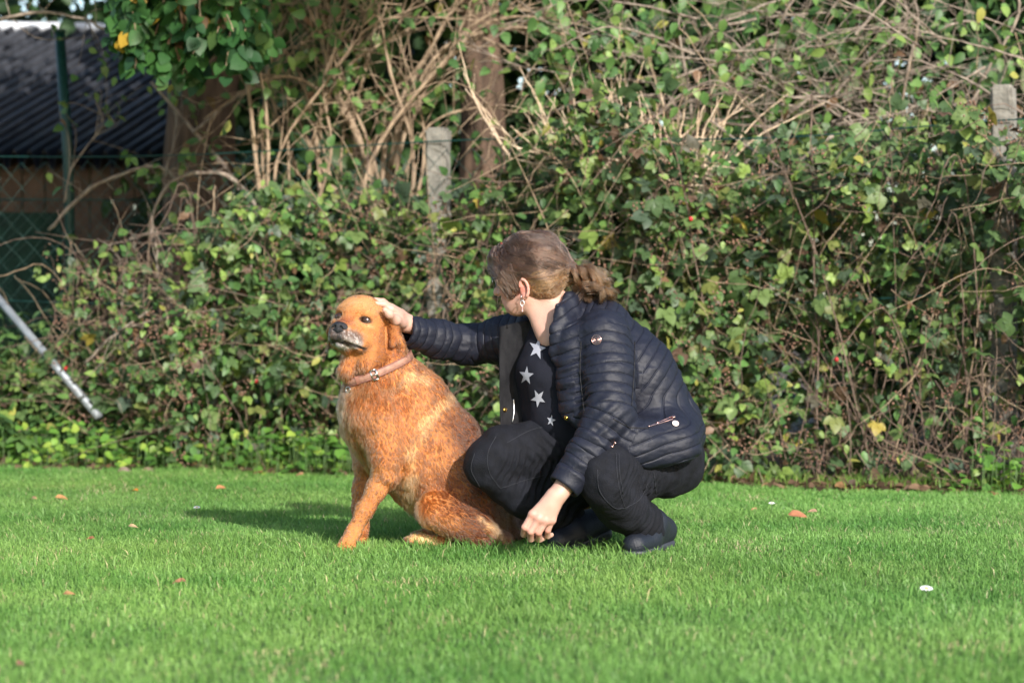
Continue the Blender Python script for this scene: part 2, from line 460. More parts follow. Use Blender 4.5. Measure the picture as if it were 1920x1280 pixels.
def clothe(parent, kind, pos, dirs, norms, size, palname, pal, w, r, n_objects=150, stuff='foliage'):
    """leaves of one plant: those nearest the camera as objects, the rest as one mass"""
    R = orient(dirs, norms); n = len(pos)
    px = 960 + pos[:, 0] * F_PX / pos[:, 1]; py = HORIZON - (pos[:, 2] - CAM_H) * F_PX / pos[:, 1]
    vis = (px > -20) & (px < 1940) & (py > -20) & (py < 1290)
    score = pos[:, 1] - size * 1.5 + np.where(vis, 0, 50); order = np.argsort(score); k = min(n_objects, int(vis.sum()))
    ci = r.choice(len(pal), n, p=np.array(w) / np.sum(w))
    for i in order[:k]: leaf_object('leaf', kind, ci[i], (palname, pal), parent, pos[i], R[i], size[i])
    rest = order[k:]
    if len(rest):
        V, T, Cc = leaf_batch(kind, pos[rest], R[rest], size[rest], np.array(pal)[ci[rest]] * (.72 + .55 * r.random((len(rest), 1))))
        tag(link(stuff, mesh_np(stuff, V, T, True, Cc), parent, m_leaf), kind='stuff')
def bark(name, c0, c1, scale=14, rough=.85, bump=.6, stretch=.25):
    m = bpy.data.materials.new(name); m.use_nodes = True; n = m.node_tree.nodes; l = m.node_tree.links; b = n['Principled BSDF']; b.inputs['Roughness'].default_value = rough; b.inputs['Specular IOR Level'].default_value = .2
    tc = n.new('ShaderNodeTexCoord'); mp = n.new('ShaderNodeMapping'); mp.inputs['Scale'].default_value = (1, 1, stretch); l.new(tc.outputs['Object'], mp.inputs['Vector'])
    nz = n.new('ShaderNodeTexNoise'); nz.inputs['Scale'].default_value = scale; nz.inputs['Detail'].default_value = 7; l.new(mp.outputs[0], nz.inputs['Vector'])
    cr = n.new('ShaderNodeValToRGB'); cr.color_ramp.elements[0].position = .33; cr.color_ramp.elements[1].position = .68; cr.color_ramp.elements[0].color = (*c0, 1); cr.color_ramp.elements[1].color = (*c1, 1)
    l.new(nz.outputs['Fac'], cr.inputs[0]); l.new(cr.outputs[0], b.inputs['Base Color'])
    bp = n.new('ShaderNodeBump'); bp.inputs['Strength'].default_value = bump; bp.inputs['Distance'].default_value = .02; l.new(nz.outputs['Fac'], bp.inputs['Height']); l.new(bp.outputs[0], b.inputs['Normal'])
    return m
m_tan = bark('tan_bark', (.17, .12, .080), (.40, .30, .205), 30); m_red = bark('cane_bark', (.085, .055, .046), (.24, .175, .135), 40); m_vine = bark('vine_bark', (.13, .10, .082), (.33, .275, .22), 30); m_straw = bark('dry_stalk', (.42, .30, .20), (.72, .58, .43), 40)
m_trunk = bark('trunk_bark', (.040, .027, .020), (.145, .095, .065), 16, bump=1.0)
def up_norm(n, r, cam=.55): return nrm(V3(.25, -1, .45) * cam + r.normal(0, .45, (n, 3)) + V3(0, 0, .35))
def wander(a, b, n, amp, r, sag=0.0):
    """an uneven twig from a to b"""
    t = np.linspace(0, 1, n)[:, None]; p = a + (b - a) * t
    w = np.cumsum(r.normal(0, 1, (n, 3)), 0); w = w - w[0] - (w[-1] - w[0]) * t
    return p + w * amp + V3(0, 0, -1) * sag * np.sin(np.pi * t)

# ------------------------------------------------------------------ behind everything: a dark belt of trees
r = np.random.default_rng(31)
def far_tree(name, label, x, y, h, rad, n, size, pal, w, tr=.12, lean=0, obj_leaves=0, zlo=.2):
    t = empty(name, (x, y, 0)); tag(t, label, 'tree', 'trees standing behind the hedge')
    trunk = MB(); pts = spline([V3(x, y, -.05), V3(x + lean * .4, y, h * .35), V3(x + lean, y + .1, h * .8)], 12); trunk.tube(pts, np.linspace(tr, tr * .35, 12) * (1 + .08 * r.normal(0, 1, 12)), 12)
    trunk.build('trunk', m_trunk, t)
    lm = MB()
    for k in range(9):
        a = r.random() * 6.28; s0 = pts[3 + k % 8]; e = s0 + V3(math.cos(a) * rad * .8, math.sin(a) * rad * .8, .3 + .5 * r.random()); lm.tube(wander(s0, e, 8, .03, r), np.linspace(tr * .3, .008, 8), 6)
    lm.build('limbs', m_trunk, t)
    cen = np.stack([r.normal(0, rad * .55, 46) + x + lean * .5, r.normal(0, rad * .45, 46) + y, zlo + (h - zlo) * r.random(46)], 1)
    ci = r.integers(0, 46, n); p = cen[ci] + r.normal(0, rad * .20, (n, 3)); p[:, 2] = np.clip(p[:, 2], .05, h * 1.05)
    V, T, Cc = leaf_batch('ovate', p, orient(r.normal(0, 1, (n, 3)) + V3(0, -.3, -.4), up_norm(n, r)), size * (.7 + .6 * r.random(n)), pick(pal, w, n, r))
    tag(link('crown', mesh_np('crown', V, T, True, Cc), t, m_leaf), kind='stuff')
    return t
for i, (x, y, h, rad, lab) in enumerate(((-4.9, 22.5, 6.2, 2.0, 'dark leafy tree behind the shed roof at the left edge'), (-2.7, 21.5, 5.8, 1.9, 'dark leafy tree standing behind the thick brown trunk'),
                                   (-1.25, 17.6, 4.8, .8, 'shaded tree between the two brown trunks, nearer the thick one'), (-.75, 16.6, 4.8, 1.15, 'shaded tree behind the tan stemmed shrub'), (.7, 16.2, 4.6, 1.2, 'shaded tree right of the thin brown trunk'),
                                   (2.0, 15.6, 4.8, 1.2, 'shaded tree behind the tangle of bare vines'), (3.3, 14.9, 4.6, 1.2, 'shaded tree at the right edge behind the vines'),
                                   (4.6, 15.5, 4.8, 1.3, 'shaded tree beyond the right edge of the hedge'))):
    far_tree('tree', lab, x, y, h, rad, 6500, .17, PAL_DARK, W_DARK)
# ------------------------------------------------------------------ shed with corrugated roof
shed = empty('shed', (-4.6, 17.5, 0)); tag(shed, 'dark shed with corrugated sheet roof at the upper left', 'shed')
e0, e1 = W(-900, 292, 16.4), W(330, 300, 17.2); rv = V3(.95, 2.9, 1.14)
mbr = MB(); nu, nv_ = 433, 6; u = np.linspace(0, 1, nu); vv = np.linspace(0, 1, nv_); ev = e1 - e0; nn = nrm(np.cross(ev, rv)); nn = nn if nn[2] > 0 else -nn
U, Vv = np.meshgrid(u, vv, indexing='ij'); top = e0 + U[..., None] * ev + Vv[..., None] * rv + nn * (.07 * np.sin(U * 2 * np.pi * 42))[..., None]
pt = top.reshape(-1, 3); gi = np.arange(nu * nv_).reshape(nu, nv_); qf = np.stack([gi[:-1, :-1], gi[1:, :-1], gi[1:, 1:], gi[:-1, 1:]], -1).reshape(-1, 4)
edge = np.concatenate([gi[0, :], gi[1:, -1], gi[-1, -2::-1], gi[-2:0:-1, 0]]); e2 = np.roll(edge, -1); n1 = nu * nv_
roof = link('roof', mesh_np('roof', np.concatenate([pt, pt - nn * .012]), np.concatenate([qf, qf[:, ::-1] + n1, np.stack([edge, edge + n1, e2 + n1, e2], 1)])), shed, mat('roof_sheet', (.045, .047, .055), .36, vary=.45, scale=9, bump=.2, bscale=60, spec=.5))
mb = MB(); mb.tube([e0 + rv + V3(-.1, 0, .05), e1 + rv + V3(.1, 0, .05)], .045, 8); mb.build('skylit_ridge_strip', mat('skylit_ridge_strip', (.62, .64, .68), .5), roof)  # added pale bar: the bright sky strip above the roof, put in as colour
wd = mat('shed_board', (.085, .055, .036), .85, vary=.4, scale=8, bump=.5, bscale=40)
for k in range(28):       # wall boards under the eave
    a = e0 + ev * (k / 28.) + V3(.0, .18, 0); b = e0 + ev * ((k + .94) / 28.) + V3(0, .18, 0); mid = (a + b) / 2
    m = MB(); m.box((mid[0], mid[1], (mid[2] + .01) / 2), (np.linalg.norm(b - a) / 2, .014 + .004 * (k % 2), (mid[2] + .01) / 2), np.stack([nrm((b - a) * V3(1, 1, 0)), nrm(np.cross(UP_ := V3(0, 0, 1), nrm((b - a) * V3(1, 1, 0)))), UP_]))
    m.build('board', wd, shed, False)
# ------------------------------------------------------------------ big trees with brown trunks
def trunk_mesh(path, rad, n_r=26, seed=0):
    p = spline(path, 46); rr = np.interp(np.linspace(0, 1, 46), np.linspace(0, 1, len(rad)), rad)
    v, q, t = tube_arrays(p, rr, n_r); a = np.arctan2(v[:, 1] - path[0][1], v[:, 0] - path[0][0])
    d = np.zeros_like(v); cen = np.repeat(p, n_r, 0); d[:46 * n_r] = nrm(v[:46 * n_r] - cen)
    rid = np.abs(noise(np.stack([a * 7, v[:, 2] * 1.2, np.full(len(v), seed)], 1), 1.6) - .5)
    v = v + d * ((rid - .22) * .05)[:, None]
    return v, [q, t]
lime = empty('lime_tree', (-1.82, 14.8, 0)); tag(lime, 'thick brown trunk at the upper left with leafy boughs hanging over it', 'tree')
v, f = trunk_mesh([W(372, 900, 14.8) * V3(1, 1, 0), W(372, 420, 14.8), W(378, 200, 14.8), W(392, 60, 14.8), W(405, -120, 14.85), W(415, -420, 14.9)], [.27, .21, .20, .21, .19, .12]); link('trunk', mesh_np('trunk', v, f), lime, m_trunk)
for ctl, rd in (([W(392, 40, 14.8), W(420, -150, 13.6), W(380, -260, 12.4), W(330, -200, 11.7)], .05), ([W(400, -60, 14.8), W(300, -260, 13.8), W(200, -340, 12.6)], .05), ([W(405, -120, 14.8), W(600, -340, 13.6), W(700, -480, 12.2), W(770, -560, 10.6)], .06)):
    m = MB(); m.tube(spline(ctl, 18), np.linspace(rd, .012, 18), 8); m.build('bough', m_trunk, lime)
# leafy spray in view at the top left, and the crown above it that keeps the shed in shade
r = np.random.default_rng(41)
pos, dirs = [], []
for k in range(52):
    x0 = 215 + 270 * r.random(); y0 = -60 + 40 * r.random(); L = 90 + 110 * r.random() * (1 - abs(x0 - 350) / 260)
    yy = 11.75 + .5 * r.random(); a = W(x0, y0, yy); b = W(x0 + r.normal(0, 22), min(y0 + L, 150), yy + r.normal(0, .06))
    tw = wander(a, b, 9, .006, r); m = MB(); m.tube(tw, np.linspace(.005, .002, 9), 5); m.build('twig', m_tan, lime)
    for s in range(9):
        for e in range(2):
            pos.append(tw[s] + r.normal(0, .012, 3)); dirs.append(V3(r.normal(0, .6), r.normal(-.2, .4), -.55 - .3 * r.random()))
pos, dirs = np.array(pos), np.array(dirs); n = len(pos)
clothe(lime, 'round', pos, dirs, up_norm(n, r, .35), .060 + .050 * r.random(n), 'lime', [(.030, .095, .024), (.045, .125, .030), (.024, .075, .026), (.080, .150, .040), (.42, .27, .03), (.20, .12, .07)], [.33, .3, .2, .1, .03, .04], r, 260, 'spray')
n = 12000; k_ = r.random(n) < .5; p = np.stack([np.where(k_, -.55 + .26 * r.normal(0, 1, n), -2.1 + .9 * r.normal(0, 1, n)), np.where(k_, 11.1 + .50 * r.normal(0, 1, n), 13.6 + 1.0 * r.normal(0, 1, n)), 3.05 + .6 * np.abs(r.normal(0, 1, n))], 1)
p = p[(p[:, 2] > .69 + 660 * p[:, 1] / F_PX)]; n = len(p)
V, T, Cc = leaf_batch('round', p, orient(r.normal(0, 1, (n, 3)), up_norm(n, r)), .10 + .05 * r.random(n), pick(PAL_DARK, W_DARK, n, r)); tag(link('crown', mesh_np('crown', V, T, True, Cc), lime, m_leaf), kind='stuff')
thin = empty('thin_tree', (-.15, 14.6, 0)); tag(thin, 'narrower ivy brown trunk behind the middle of the hedge', 'tree')
v, f = trunk_mesh([W(900, 900, 14.6) * V3(1, 1, 0), W(902, 420, 14.6), W(905, 200, 14.6), W(895, 0, 14.6), W(885, -300, 14.6)], [.17, .14, .125, .11, .08], seed=4); link('trunk', mesh_np('trunk', v, f), thin, m_trunk)
n = 1500; p = np.stack([W(900, 0, 14.6)[0] + r.normal(0, .8, n), 14.6 + r.normal(0, .5, n), 3.2 + 1.0 * r.random(n)], 1)
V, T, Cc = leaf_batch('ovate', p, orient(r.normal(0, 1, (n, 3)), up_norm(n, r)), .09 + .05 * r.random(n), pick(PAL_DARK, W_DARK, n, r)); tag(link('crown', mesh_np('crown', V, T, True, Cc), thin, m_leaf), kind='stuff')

# ------------------------------------------------------------------ wire fences
m_green = mat('green_pvc', (.006, .042, .036), .45, spec=.5); m_conc = mat('concrete', (.20, .19, .165), .95, vary=.55, scale=14, bump=.7, bscale=50); m_galv = mat('galvanised', (.24, .265, .29), .5, metal=.3, vary=.2, scale=20)
fence = empty('chain_link_fence', (.9, fence_y(.9), 0)); tag(fence, 'green chain link fence on concrete posts, overgrown with brambles', 'fence')
for px_, top in ((-76, 262), (822, 240), (1882, 160)):
    y = 13.53 if px_ < 0 else 12.4 if px_ < 1000 else 11.27; c = W(px_, 600, y); zt = W(px_, top, y)[2]
    m = bpy.data.meshes.new('post'); import bmesh
    bm = bmesh.new(); bmesh.ops.create_cube(bm, size=1); bmesh.ops.scale(bm, vec=(.10, .10, zt + .05), verts=bm.verts); bmesh.ops.bevel(bm, geom=bm.edges[:], offset=.014, segments=2, affect='EDGES')
    bmesh.ops.subdivide_edges(bm, edges=[e for e in bm.edges if abs((e.verts[0].co - e.verts[1].co).z) > .5], cuts=14)
    for vv_ in bm.verts:
        w_ = noise(np.array([[vv_.co.x, vv_.co.y, vv_.co.z]]), 18, 3)[0] - .5; vv_.co.x += w_ * .012; vv_.co.y += w_ * .010; vv_.co.z += (zt - .05) / 2
    bm.to_mesh(m); bm.free(); o = link('concrete_post', m, fence, m_conc); o.matrix_basis = Matrix.Translation(Vector((c[0], y, 0))) @ Matrix.Rotation(-.42 + (.06 if px_ < 1000 else 0), 4, 'Z')
ends = (-3.6, 3.4)
for k, z in enumerate((1.60, .85, .10)):
    pts = np.array([[x, fence_y(x) - .07, z - .045 * np.sin((x + .36) / 2.52 * np.pi) ** 2 + .01 * np.sin(3 * x)] for x in np.linspace(*ends, 60)])
    m = MB(); m.tube(pts, .0035, 5); m.build('tension_wire', m_green, fence)
def wire_mesh(name, x0, x1, yf, z0, z1, cell, rad, parent, m):
    """diamond mesh: zigzag wires hooked into their neighbours"""
    mb = MB(); n = int((x1 - x0) / cell); k = int((z1 - z0) / cell); zz = np.linspace(z0, z1, k + 1); j = np.arange(k + 1)
    for i in range(n):
        xs = x0 + (i + .5) * cell + np.where((j + i) % 2 == 0, -.5, .5) * cell * 1.0 + .004 * np.sin(zz * 9 + i)
        p = np.stack([xs, np.array([yf(x) for x in xs]) + np.where((j + i) % 2 == 0, -.002, .002), zz + .003 * np.sin(i * 2.1)], 1); v, q, t = tube_arrays(p, rad, 4, False); mb.add(v, q)
    return mb.build(name, m, parent)
wire_mesh('wire_mesh', ends[0], ends[1], lambda x: fence_y(x) - .06, .08, 1.55, .062, .0016, fence, m_green)
m = MB(); m.tube([W(-64, 488, 13.45), W(186, 782, 12.80)], .021, 12); m.build('brace', m_galv, fence)
steel = empty('green_mesh_fence', (-2.6, 14.9, 0)); tag(steel, 'tall green steel post with green wire mesh beside the shed', 'fence')
m = MB(); m.tube([W(138, 640, 14.9) * V3(1, 1, 0), W(128, 300, 14.9), W(112, 62, 14.9)], .030, 14); post = m.build('post', m_green, steel); m = MB(); m.tube([W(112, 62, 14.9), W(112, 56, 14.9)], .034, 14); m.build('post_cap', m_green, post)
wire_mesh('wire_mesh', -4.2, -1.75, lambda x: 14.95, .05, W(0, 372, 14.95)[2], .062, .0022, steel, m_green)
m = MB(); m.tube([(-4.2, 14.94, W(0, 372, 14.95)[2]), (-1.75, 14.94, W(0, 376, 14.95)[2])], .006, 6); m.build('top_wire', m_green, steel)
# green windbreak netting behind it
nx = 30; u = np.linspace(-4.3, -2.68, nx); sh = np.array([[x, 15.25 + .05 * math.sin(x * 7), z] for x in u for z in np.linspace(.02, 1.38, 9)]); gi = np.arange(nx * 9).reshape(nx, 9)
qf = np.stack([gi[:-1, :-1], gi[1:, :-1], gi[1:, 1:], gi[:-1, 1:]], -1).reshape(-1, 4); tag(link('windbreak_net', mesh_np('net', np.concatenate([sh, sh + V3(0, .01, 0)]), np.concatenate([qf, qf[:, ::-1] + nx * 9])), None, mat('net_green', (.004, .026, .017), .9, vary=.4, scale=12)), 'dark green windbreak netting behind the wire mesh at left', 'netting')

# ------------------------------------------------------------------ shrubs of bare stems
r = np.random.default_rng(51)
def branchy(name, label, cat, stems, m, r, twigs, leaf=None, parent=None, tw_r=.0035, tw_len=.4, group=None, tw_dir=None):
    """stems: list of (control points, r0, r1); twigs branch from them"""
    t = parent or empty(name, tuple(np.array(stems[0][0][0]) * V3(1, 1, 0)))
    if parent is None: tag(t, label, cat, group)
    P = []
    for ctl, r0, r1 in stems:
        p = spline(ctl, 26); p = p + np.cumsum(r.normal(0, .0022, p.shape), 0); mb = MB(); mb.tube(p, np.linspace(r0, r1, 26) * (1 + .10 * r.normal(0, 1, 26)), 7); mb.build('stem', m, t); P.append(p)
    tb = MB(); ends_ = []
    for k in range(twigs):
        p = P[r.integers(len(P))]; i = r.integers(5, 25); d = nrm(p[min(i + 1, 25)] - p[i - 1]); d = nrm(d * .6 + r.normal(0, .55, 3) * V3(1, .6, 1) + V3(0, 0, .25) + (0 if tw_dir is None else tw_dir))
        L = tw_len * (.35 + .9 * r.random()); q = spline([p[i], p[i] + d * L * .5 + r.normal(0, .03, 3), p[i] + d * L + r.normal(0, .07, 3) - V3(0, 0, .05)], 10); tb.tube(q, np.linspace(tw_r, tw_r * .35, 10), 4); ends_.append(q)
    if twigs: tag(tb.build('twigs', m, t), kind='stuff')
    return t, P, ends_
def S_(pts, y0, y1): return [W(a, b, lerp(y0, y1, i / max(1, len(pts) - 1))) for i, (a, b) in enumerate(pts)]
elder = [(S_([(700, 420), (690, 300), (640, 180), (600, 40), (590, -80)], 13.3, 13.2), .022, .010), (S_([(720, 420), (745, 260), (790, 160), (850, 90), (960, 60), (1060, 70)], 13.3, 12.9), .030, .010),
         (S_([(715, 400), (730, 230), (810, 80), (850, 0), (870, -60)], 13.3, 13.4), .020, .010), (S_([(690, 420), (660, 250), (690, 100), (720, -40)], 13.4, 13.2), .016, .007),
         (S_([(760, 250), (800, 160), (880, 80), (930, 85), (1000, 130)], 13.2, 12.9), .016, .006), (S_([(650, 400), (560, 230), (520, 100), (500, -40)], 13.3, 13.5), .014, .007), (S_([(705, 330), (640, 210), (560, 150), (480, 160), (380, 230)], 13.3, 13.0), .012, .004),
         (S_([(560, 330), (525, 240), (500, 120), (540, 40)], 13.5, 13.4), .013, .006), (S_([(690, 300), (620, 120), (650, 0), (690, -60)], 13.4, 13.3), .012, .006), (S_([(700, 200), (780, 130), (840, 30), (900, -30)], 13.3, 13.1), .012, .006),
         (S_([(630, 380), (600, 240), (610, 100), (580, 20)], 13.2, 13.0), .010, .006), (S_([(740, 380), (800, 240), (900, 200), (1000, 215)], 13.0, 12.8), .009, .004)]
for k in range(16):
    x0 = 480 + 300 * r.random(); t_ = r.normal(20, 110); yy_ = 12.9 + .5 * r.random()
    elder.append((S_([(x0, 420), (x0 + t_ * .15 + r.normal(0, 15), 280), (x0 + t_ * .5 + r.normal(0, 25), 140), (x0 + t_ * 1.1, 20 + 40 * r.random()), (x0 + t_ * 1.8, -20 + 80 * r.random())], yy_, yy_ - .1), .008 + .008 * r.random(), .003))
elder = [([p[0] * V3(1, 1, 0) + V3(r.normal(0, .05), 0, 0)] + p if i < 4 else p, a, b) for i, (p, a, b) in enumerate(elder)]
el, elP, elE = branchy('elder_shrub', 'shrub of thick tan arching stems above the dog and fence', 'shrub', elder, m_tan, r, 330, tw_len=.55)
pos = np.concatenate([e[[5, 7, 9]] for e in elE[:230]]); n = len(pos); clothe(el, 'ovate', pos + r.normal(0, .03, pos.shape), r.normal(0, .7, (n, 3)) + V3(0, 0, -.4), up_norm(n, r), .055 + .035 * r.random(n), 'fresh', PAL_FRESH, W_FRESH, r, 220)
bare = [(S_([(470, 420), (440, 335), (360, 240), (280, 150)], 13.2, 13.4), .014, .009), (S_([(90, 432), (160, 360), (240, 322), (300, 315), (345, 350)], 13.3, 13.3), .011, .007), (S_([(520, 440), (440, 340), (380, 325), (320, 345), (290, 400), (285, 450)], 13.2, 13.1), .013, .007),
        (S_([(360, 250), (440, 190), (520, 152), (565, 165)], 13.3, 13.3), .010, .005), (S_([(-40, 45), (60, 25), (160, 35), (200, 55)], 13.0, 13.0), .010, .006), (S_([(120, 380), (140, 300), (190, 230), (180, 180)], 13.6, 13.6), .006, .003),
        (S_([(225, 600), (228, 530), (224, 470)], 12.9, 12.9), .006, .004), (S_([(330, 590), (300, 520), (288, 460)], 12.8, 12.8), .006, .004), (S_([(160, 680), (230, 620), (300, 600), (380, 585)], 12.7, 12.5), .008, .004), (S_([(225, 620), (300, 570), (340, 555), (410, 550)], 12.6, 12.5), .007, .004), (S_([(310, 330), (330, 220), (300, 120)], 13.9, 13.9), .007, .004)]
bare[0] = ([bare[0][0][0] * V3(1, 1, 0)] + bare[0][0], .016, .009)
bs, _, bE = branchy('bare_branch_shrub', 'nearly leafless shrub with long bent branches crossing in front of the thick trunk', 'shrub', bare, m_vine, r, 95, tw_len=.30, tw_r=.0028)
pos = np.concatenate([e[[7, 9]] for e in bE]); n = len(pos); clothe(bs, 'ovate', pos + r.normal(0, .02, pos.shape), r.normal(0, .7, (n, 3)) + V3(0, 0, -.4), up_norm(n, r), .05 + .03 * r.random(n), 'fresh', PAL_FRESH, W_FRESH, r, 80)
vines = []
for k in range(58):
    x0 = 1180 + 760 * r.random(); y0 = 30 + 230 * r.random(); dd = 11.5 + .9 * r.random() + (1900 - x0) / 1900; L = 160 + 300 * r.random(); a = r.normal(0, .55) + (math.pi if r.random() < .5 else 0); bow = r.normal(0, 70)
    c = [(x0, y0), (x0 + L * .33 * math.cos(a), y0 + L * .33 * math.sin(a) * .6 + bow * .7), (x0 + L * .66 * math.cos(a), y0 + L * .66 * math.sin(a) * .6 + bow), (x0 + L * math.cos(a), y0 + L * math.sin(a) * .6 + bow * .3)]
    vines.append((S_(c, dd, dd + r.normal(0, .2)), .0040 + .0045 * r.random(), .0018))
for x in (1300, 1420, 1560, 1700, 1850): vines.append(([W(x, 900, 12.6) * V3(1, 1, 0), W(x + 10, 400, 12.5), W(x - 20 + 40 * r.random(), 200, 12.4), W(x + 60 * r.normal(), 20, 12.3), W(x + 90 * r.normal(), -80, 12.3)], .012, .005))
branchy('climbing_vine', 'tangle of bare pinkish brown vines above the hedge at the upper right', 'vine', vines[::-1], m_vine, r, 620, tw_len=.38, tw_r=.0022)
stalk = []
for k in range(46):
    x0 = 1010 + 330 * r.random(); y0 = 300 + 45 * r.random(); t_ = (x0 - 1150) * .35 + r.normal(0, 55); L = 70 + 120 * r.random(); stalk.append((S_([(x0, y0), (x0 + t_ * .4 + r.normal(0, 8), y0 - L * .5), (x0 + t_, y0 - L)], 12.05 - .1 * (x0 - 1000) / 300, 11.9), .0055, .0018))
for k in range(14):
    x0 = 960 + 150 * r.random(); y0 = 270 + 50 * r.random(); stalk.append((S_([(x0, y0), (x0 + 120, y0 + 10 + 40 * r.random()), (x0 + 260 + 80 * r.random(), y0 + 20 + 60 * r.random())], 12.0, 11.8), .005, .002))
stalk.append((S_([(960, 300), (915, 230), (880, 160), (858, 90)], 12.1, 12.1), .006, .002)); stalk.append((S_([(955, 300), (905, 215), (862, 130)], 12.1, 12.1), .005, .002))
stalk = [([W(1150 + 40 * r.normal(), 900, 12.1) * V3(1, 1, 0), W(1150, 600, 12.1), W(1140, 380, 12.1)], .010, .005)] + stalk
branchy('dry_weed_clump', 'pale dry weed stalks fanning out above the fence wire', 'weed', stalk, m_straw, r, 60, tw_len=.18, tw_r=.0018)
# clematis leaves among vines
vp = np.concatenate([W(1000 + 920 * r.random(), -20 + 300 * r.random(), 11.8 + 1.1 * r.random())[None] for _ in range(950)]); n = len(vp)
climb = empty('hedge_climber', (2.2, 12.6, 0)); tag(climb, 'light green climber leaves among the bare vines at upper right', 'climber')
mb = MB()
for k in range(60): a = vp[r.integers(n)]; mb.tube(wander(a, a + V3(r.normal(0, .2), r.normal(0, .1), -.35 - .3 * r.random()), 10, .01, r), np.linspace(.003, .002, 10), 4)
tag(mb.build('stems', m_tan, climb), kind='stuff')
clothe(climb, 'ovate', vp, r.normal(0, .7, (n, 3)) + V3(0, 0, -.5), up_norm(n, r), .05 + .035 * r.random(n), 'fresh', PAL_FRESH, W_FRESH, r, 240)

# ------------------------------------------------------------------ bramble bushes along the fence
r = np.random.default_rng(61)
def bramble(label, x0, x1, top, bottom_sparse, dens, fresh=.15):
    xm = (x0 + x1) / 2; b = empty('bramble_bush', (xm, float(fence_y(xm)) - .25, 0)); tag(b, label, 'bramble', 'brambles growing through the wire fence')
    area = (x1 - x0) * top
    def face(n, depth0=-.42, depth1=.35):
        x = x0 + (x1 - x0) * r.random(n) + r.normal(0, .06, n); z = top * (r.random(n) ** .85) * (.96 + .14 * np.sin(x * 4.2) * r.random(n)); dep = lerp(depth0, depth1, r.random(n) ** .8)
        bulge = .16 * np.sin(x * 3.1) + .10 * np.sin(x * 7.3 + z * 3) + .12 * np.sin(z * 4 + x)
        return np.stack([x, fence_y(x) + dep - bulge * .8 - .05, z], 1)
    # canes: arching shoots rooted in the ground
    for k in range(16):
        x = x0 + (x1 - x0) * r.random(); y = fence_y(x) - .28 + .35 * r.random(); h = top * (.5 + .6 * r.random()); dx = r.normal(0, .45)
        p = spline([V3(x, y, -.02), V3(x + dx * .25, y - .03, h * .5), V3(x + dx * .7, y - .12 - .1 * r.random(), h), V3(x + dx * 1.3, y - .25 * r.random() - .1, h * (.72 + .2 * r.random()))], 22) + np.cumsum(r.normal(0, .006, (22, 3)), 0)
        mb = MB(); mb.tube(p, np.linspace(.0042, .0014, 22) * (.6 + .6 * r.random()), 5); mb.build('cane', m_red if r.random() < .65 else m_tan, b)
    tb = MB(); tb2 = MB()
    for k in range(int(210 * area)):
        a = face(1, -.50, .2)[0]; a[2] *= .95; d = V3(r.normal(0, .24), r.normal(-.04, .08), r.normal(.0, .22)); (tb if k % 2 else tb2).tube(wander(a, a + d, 8, .010, r), np.linspace(.0022, .0010, 8), 4)
    for k in range(int(85 * (x1 - x0) * bottom_sparse)):      # thicket of dead canes near the ground
        x = x0 + (x1 - x0) * r.random(); y = fence_y(x) - .42 + .4 * r.random(); tb.tube(wander(V3(x, y, 0), V3(x + r.normal(0, .32), y + r.normal(0, .10), .15 + .65 * r.random()), 9, .014, r), np.linspace(.0028, .0013, 9), 4)
    tag(tb.build('twigs', m_red, b), kind='stuff'); tag(tb2.build('dry_twigs', m_tan, b), kind='stuff')
    n = int(1400 * area * dens); ctr = face(int(95 * area)); p = np.concatenate([ctr[r.integers(0, len(ctr), int(n * .62))] + r.normal(0, 1, (int(n * .62), 3)) * V3(.085, .06, .075), face(n - int(n * .62))]); p[:, 2] = np.abs(p[:, 2]); n = len(p)
    keep = r.random(n) < np.clip(1 - bottom_sparse * smoothstep(.80, .25, p[:, 2]) * .60, .1, 1); p = p[keep]
    qx = 960 + p[:, 0] * F_PX / p[:, 1]; qy = HORIZON - (p[:, 2] - CAM_H) * F_PX / p[:, 1]      # the posts stay partly free of leaves
    p = p[~((((np.abs(qx - 822) < 34) & (qy < 640)) | ((np.abs(qx - 1882) < 38) & ((qy < 250) | (r.random(len(p)) < .45)))) & (r.random(len(p)) < .84))]; n = len(p)
    dirs = r.normal(0, .6, (n, 3)) + V3(0, -.35, -.25); nr = up_norm(n, r)
    clothe(b, 'trifoliate', p, dirs, nr, .056 + .085 * r.random(n) ** 2.2, 'bramble', PAL_BRAMBLE, W_BRAMBLE, r, 170)
    n2 = int(500 * area * fresh / .15 * .8); p = face(n2, -.46, -.1); qx = 960 + p[:, 0] * F_PX / p[:, 1]; p = p[~(((np.abs(qx - 822) < 30) | ((np.abs(qx - 1882) < 34) & (p[:, 2] > 1.45))) & (r.random(n2) < .75))]; n2 = len(p); clothe(b, 'ovate', p, r.normal(0, .6, (n2, 3)) + V3(0, -.3, -.4), up_norm(n2, r), .030 + .04 * r.random(n2) ** 1.5, 'fresh', PAL_FRESH, W_FRESH, r, 60, 'young_leaves')
    # dried flower heads
    sd = MB(); oct_v = np.array([[1, 0, 0], [-1, 0, 0], [0, 1, 0], [0, -1, 0], [0, 0, 1], [0, 0, -1]], float); oct_t = np.array([[0, 2, 4], [2, 1, 4], [1, 3, 4], [3, 0, 4], [2, 0, 5], [1, 2, 5], [3, 1, 5], [0, 3, 5]])
    for k in range(int(70 * area)):
        c = face(1, -.5, -.25)[0]; col = V3(.20, .11, .075) * (.6 + .8 * r.random())
        for j in range(9): sd.add(oct_v * (.004 + .004 * r.random()) + c + r.normal(0, .022, 3), None, oct_t, col)
    tag(sd.build('dried_heads', m_seed, b), kind='stuff')
    for k in range(int(1.2 * area)):
        c = face(1, -.5, -.35)[0]; bf = Field(); bf.ell(c, (.010, .010, .012)); v, q = bf.mesh(.005); link('berry', mesh_np('berry', v, q), b, m_berry)
    return b
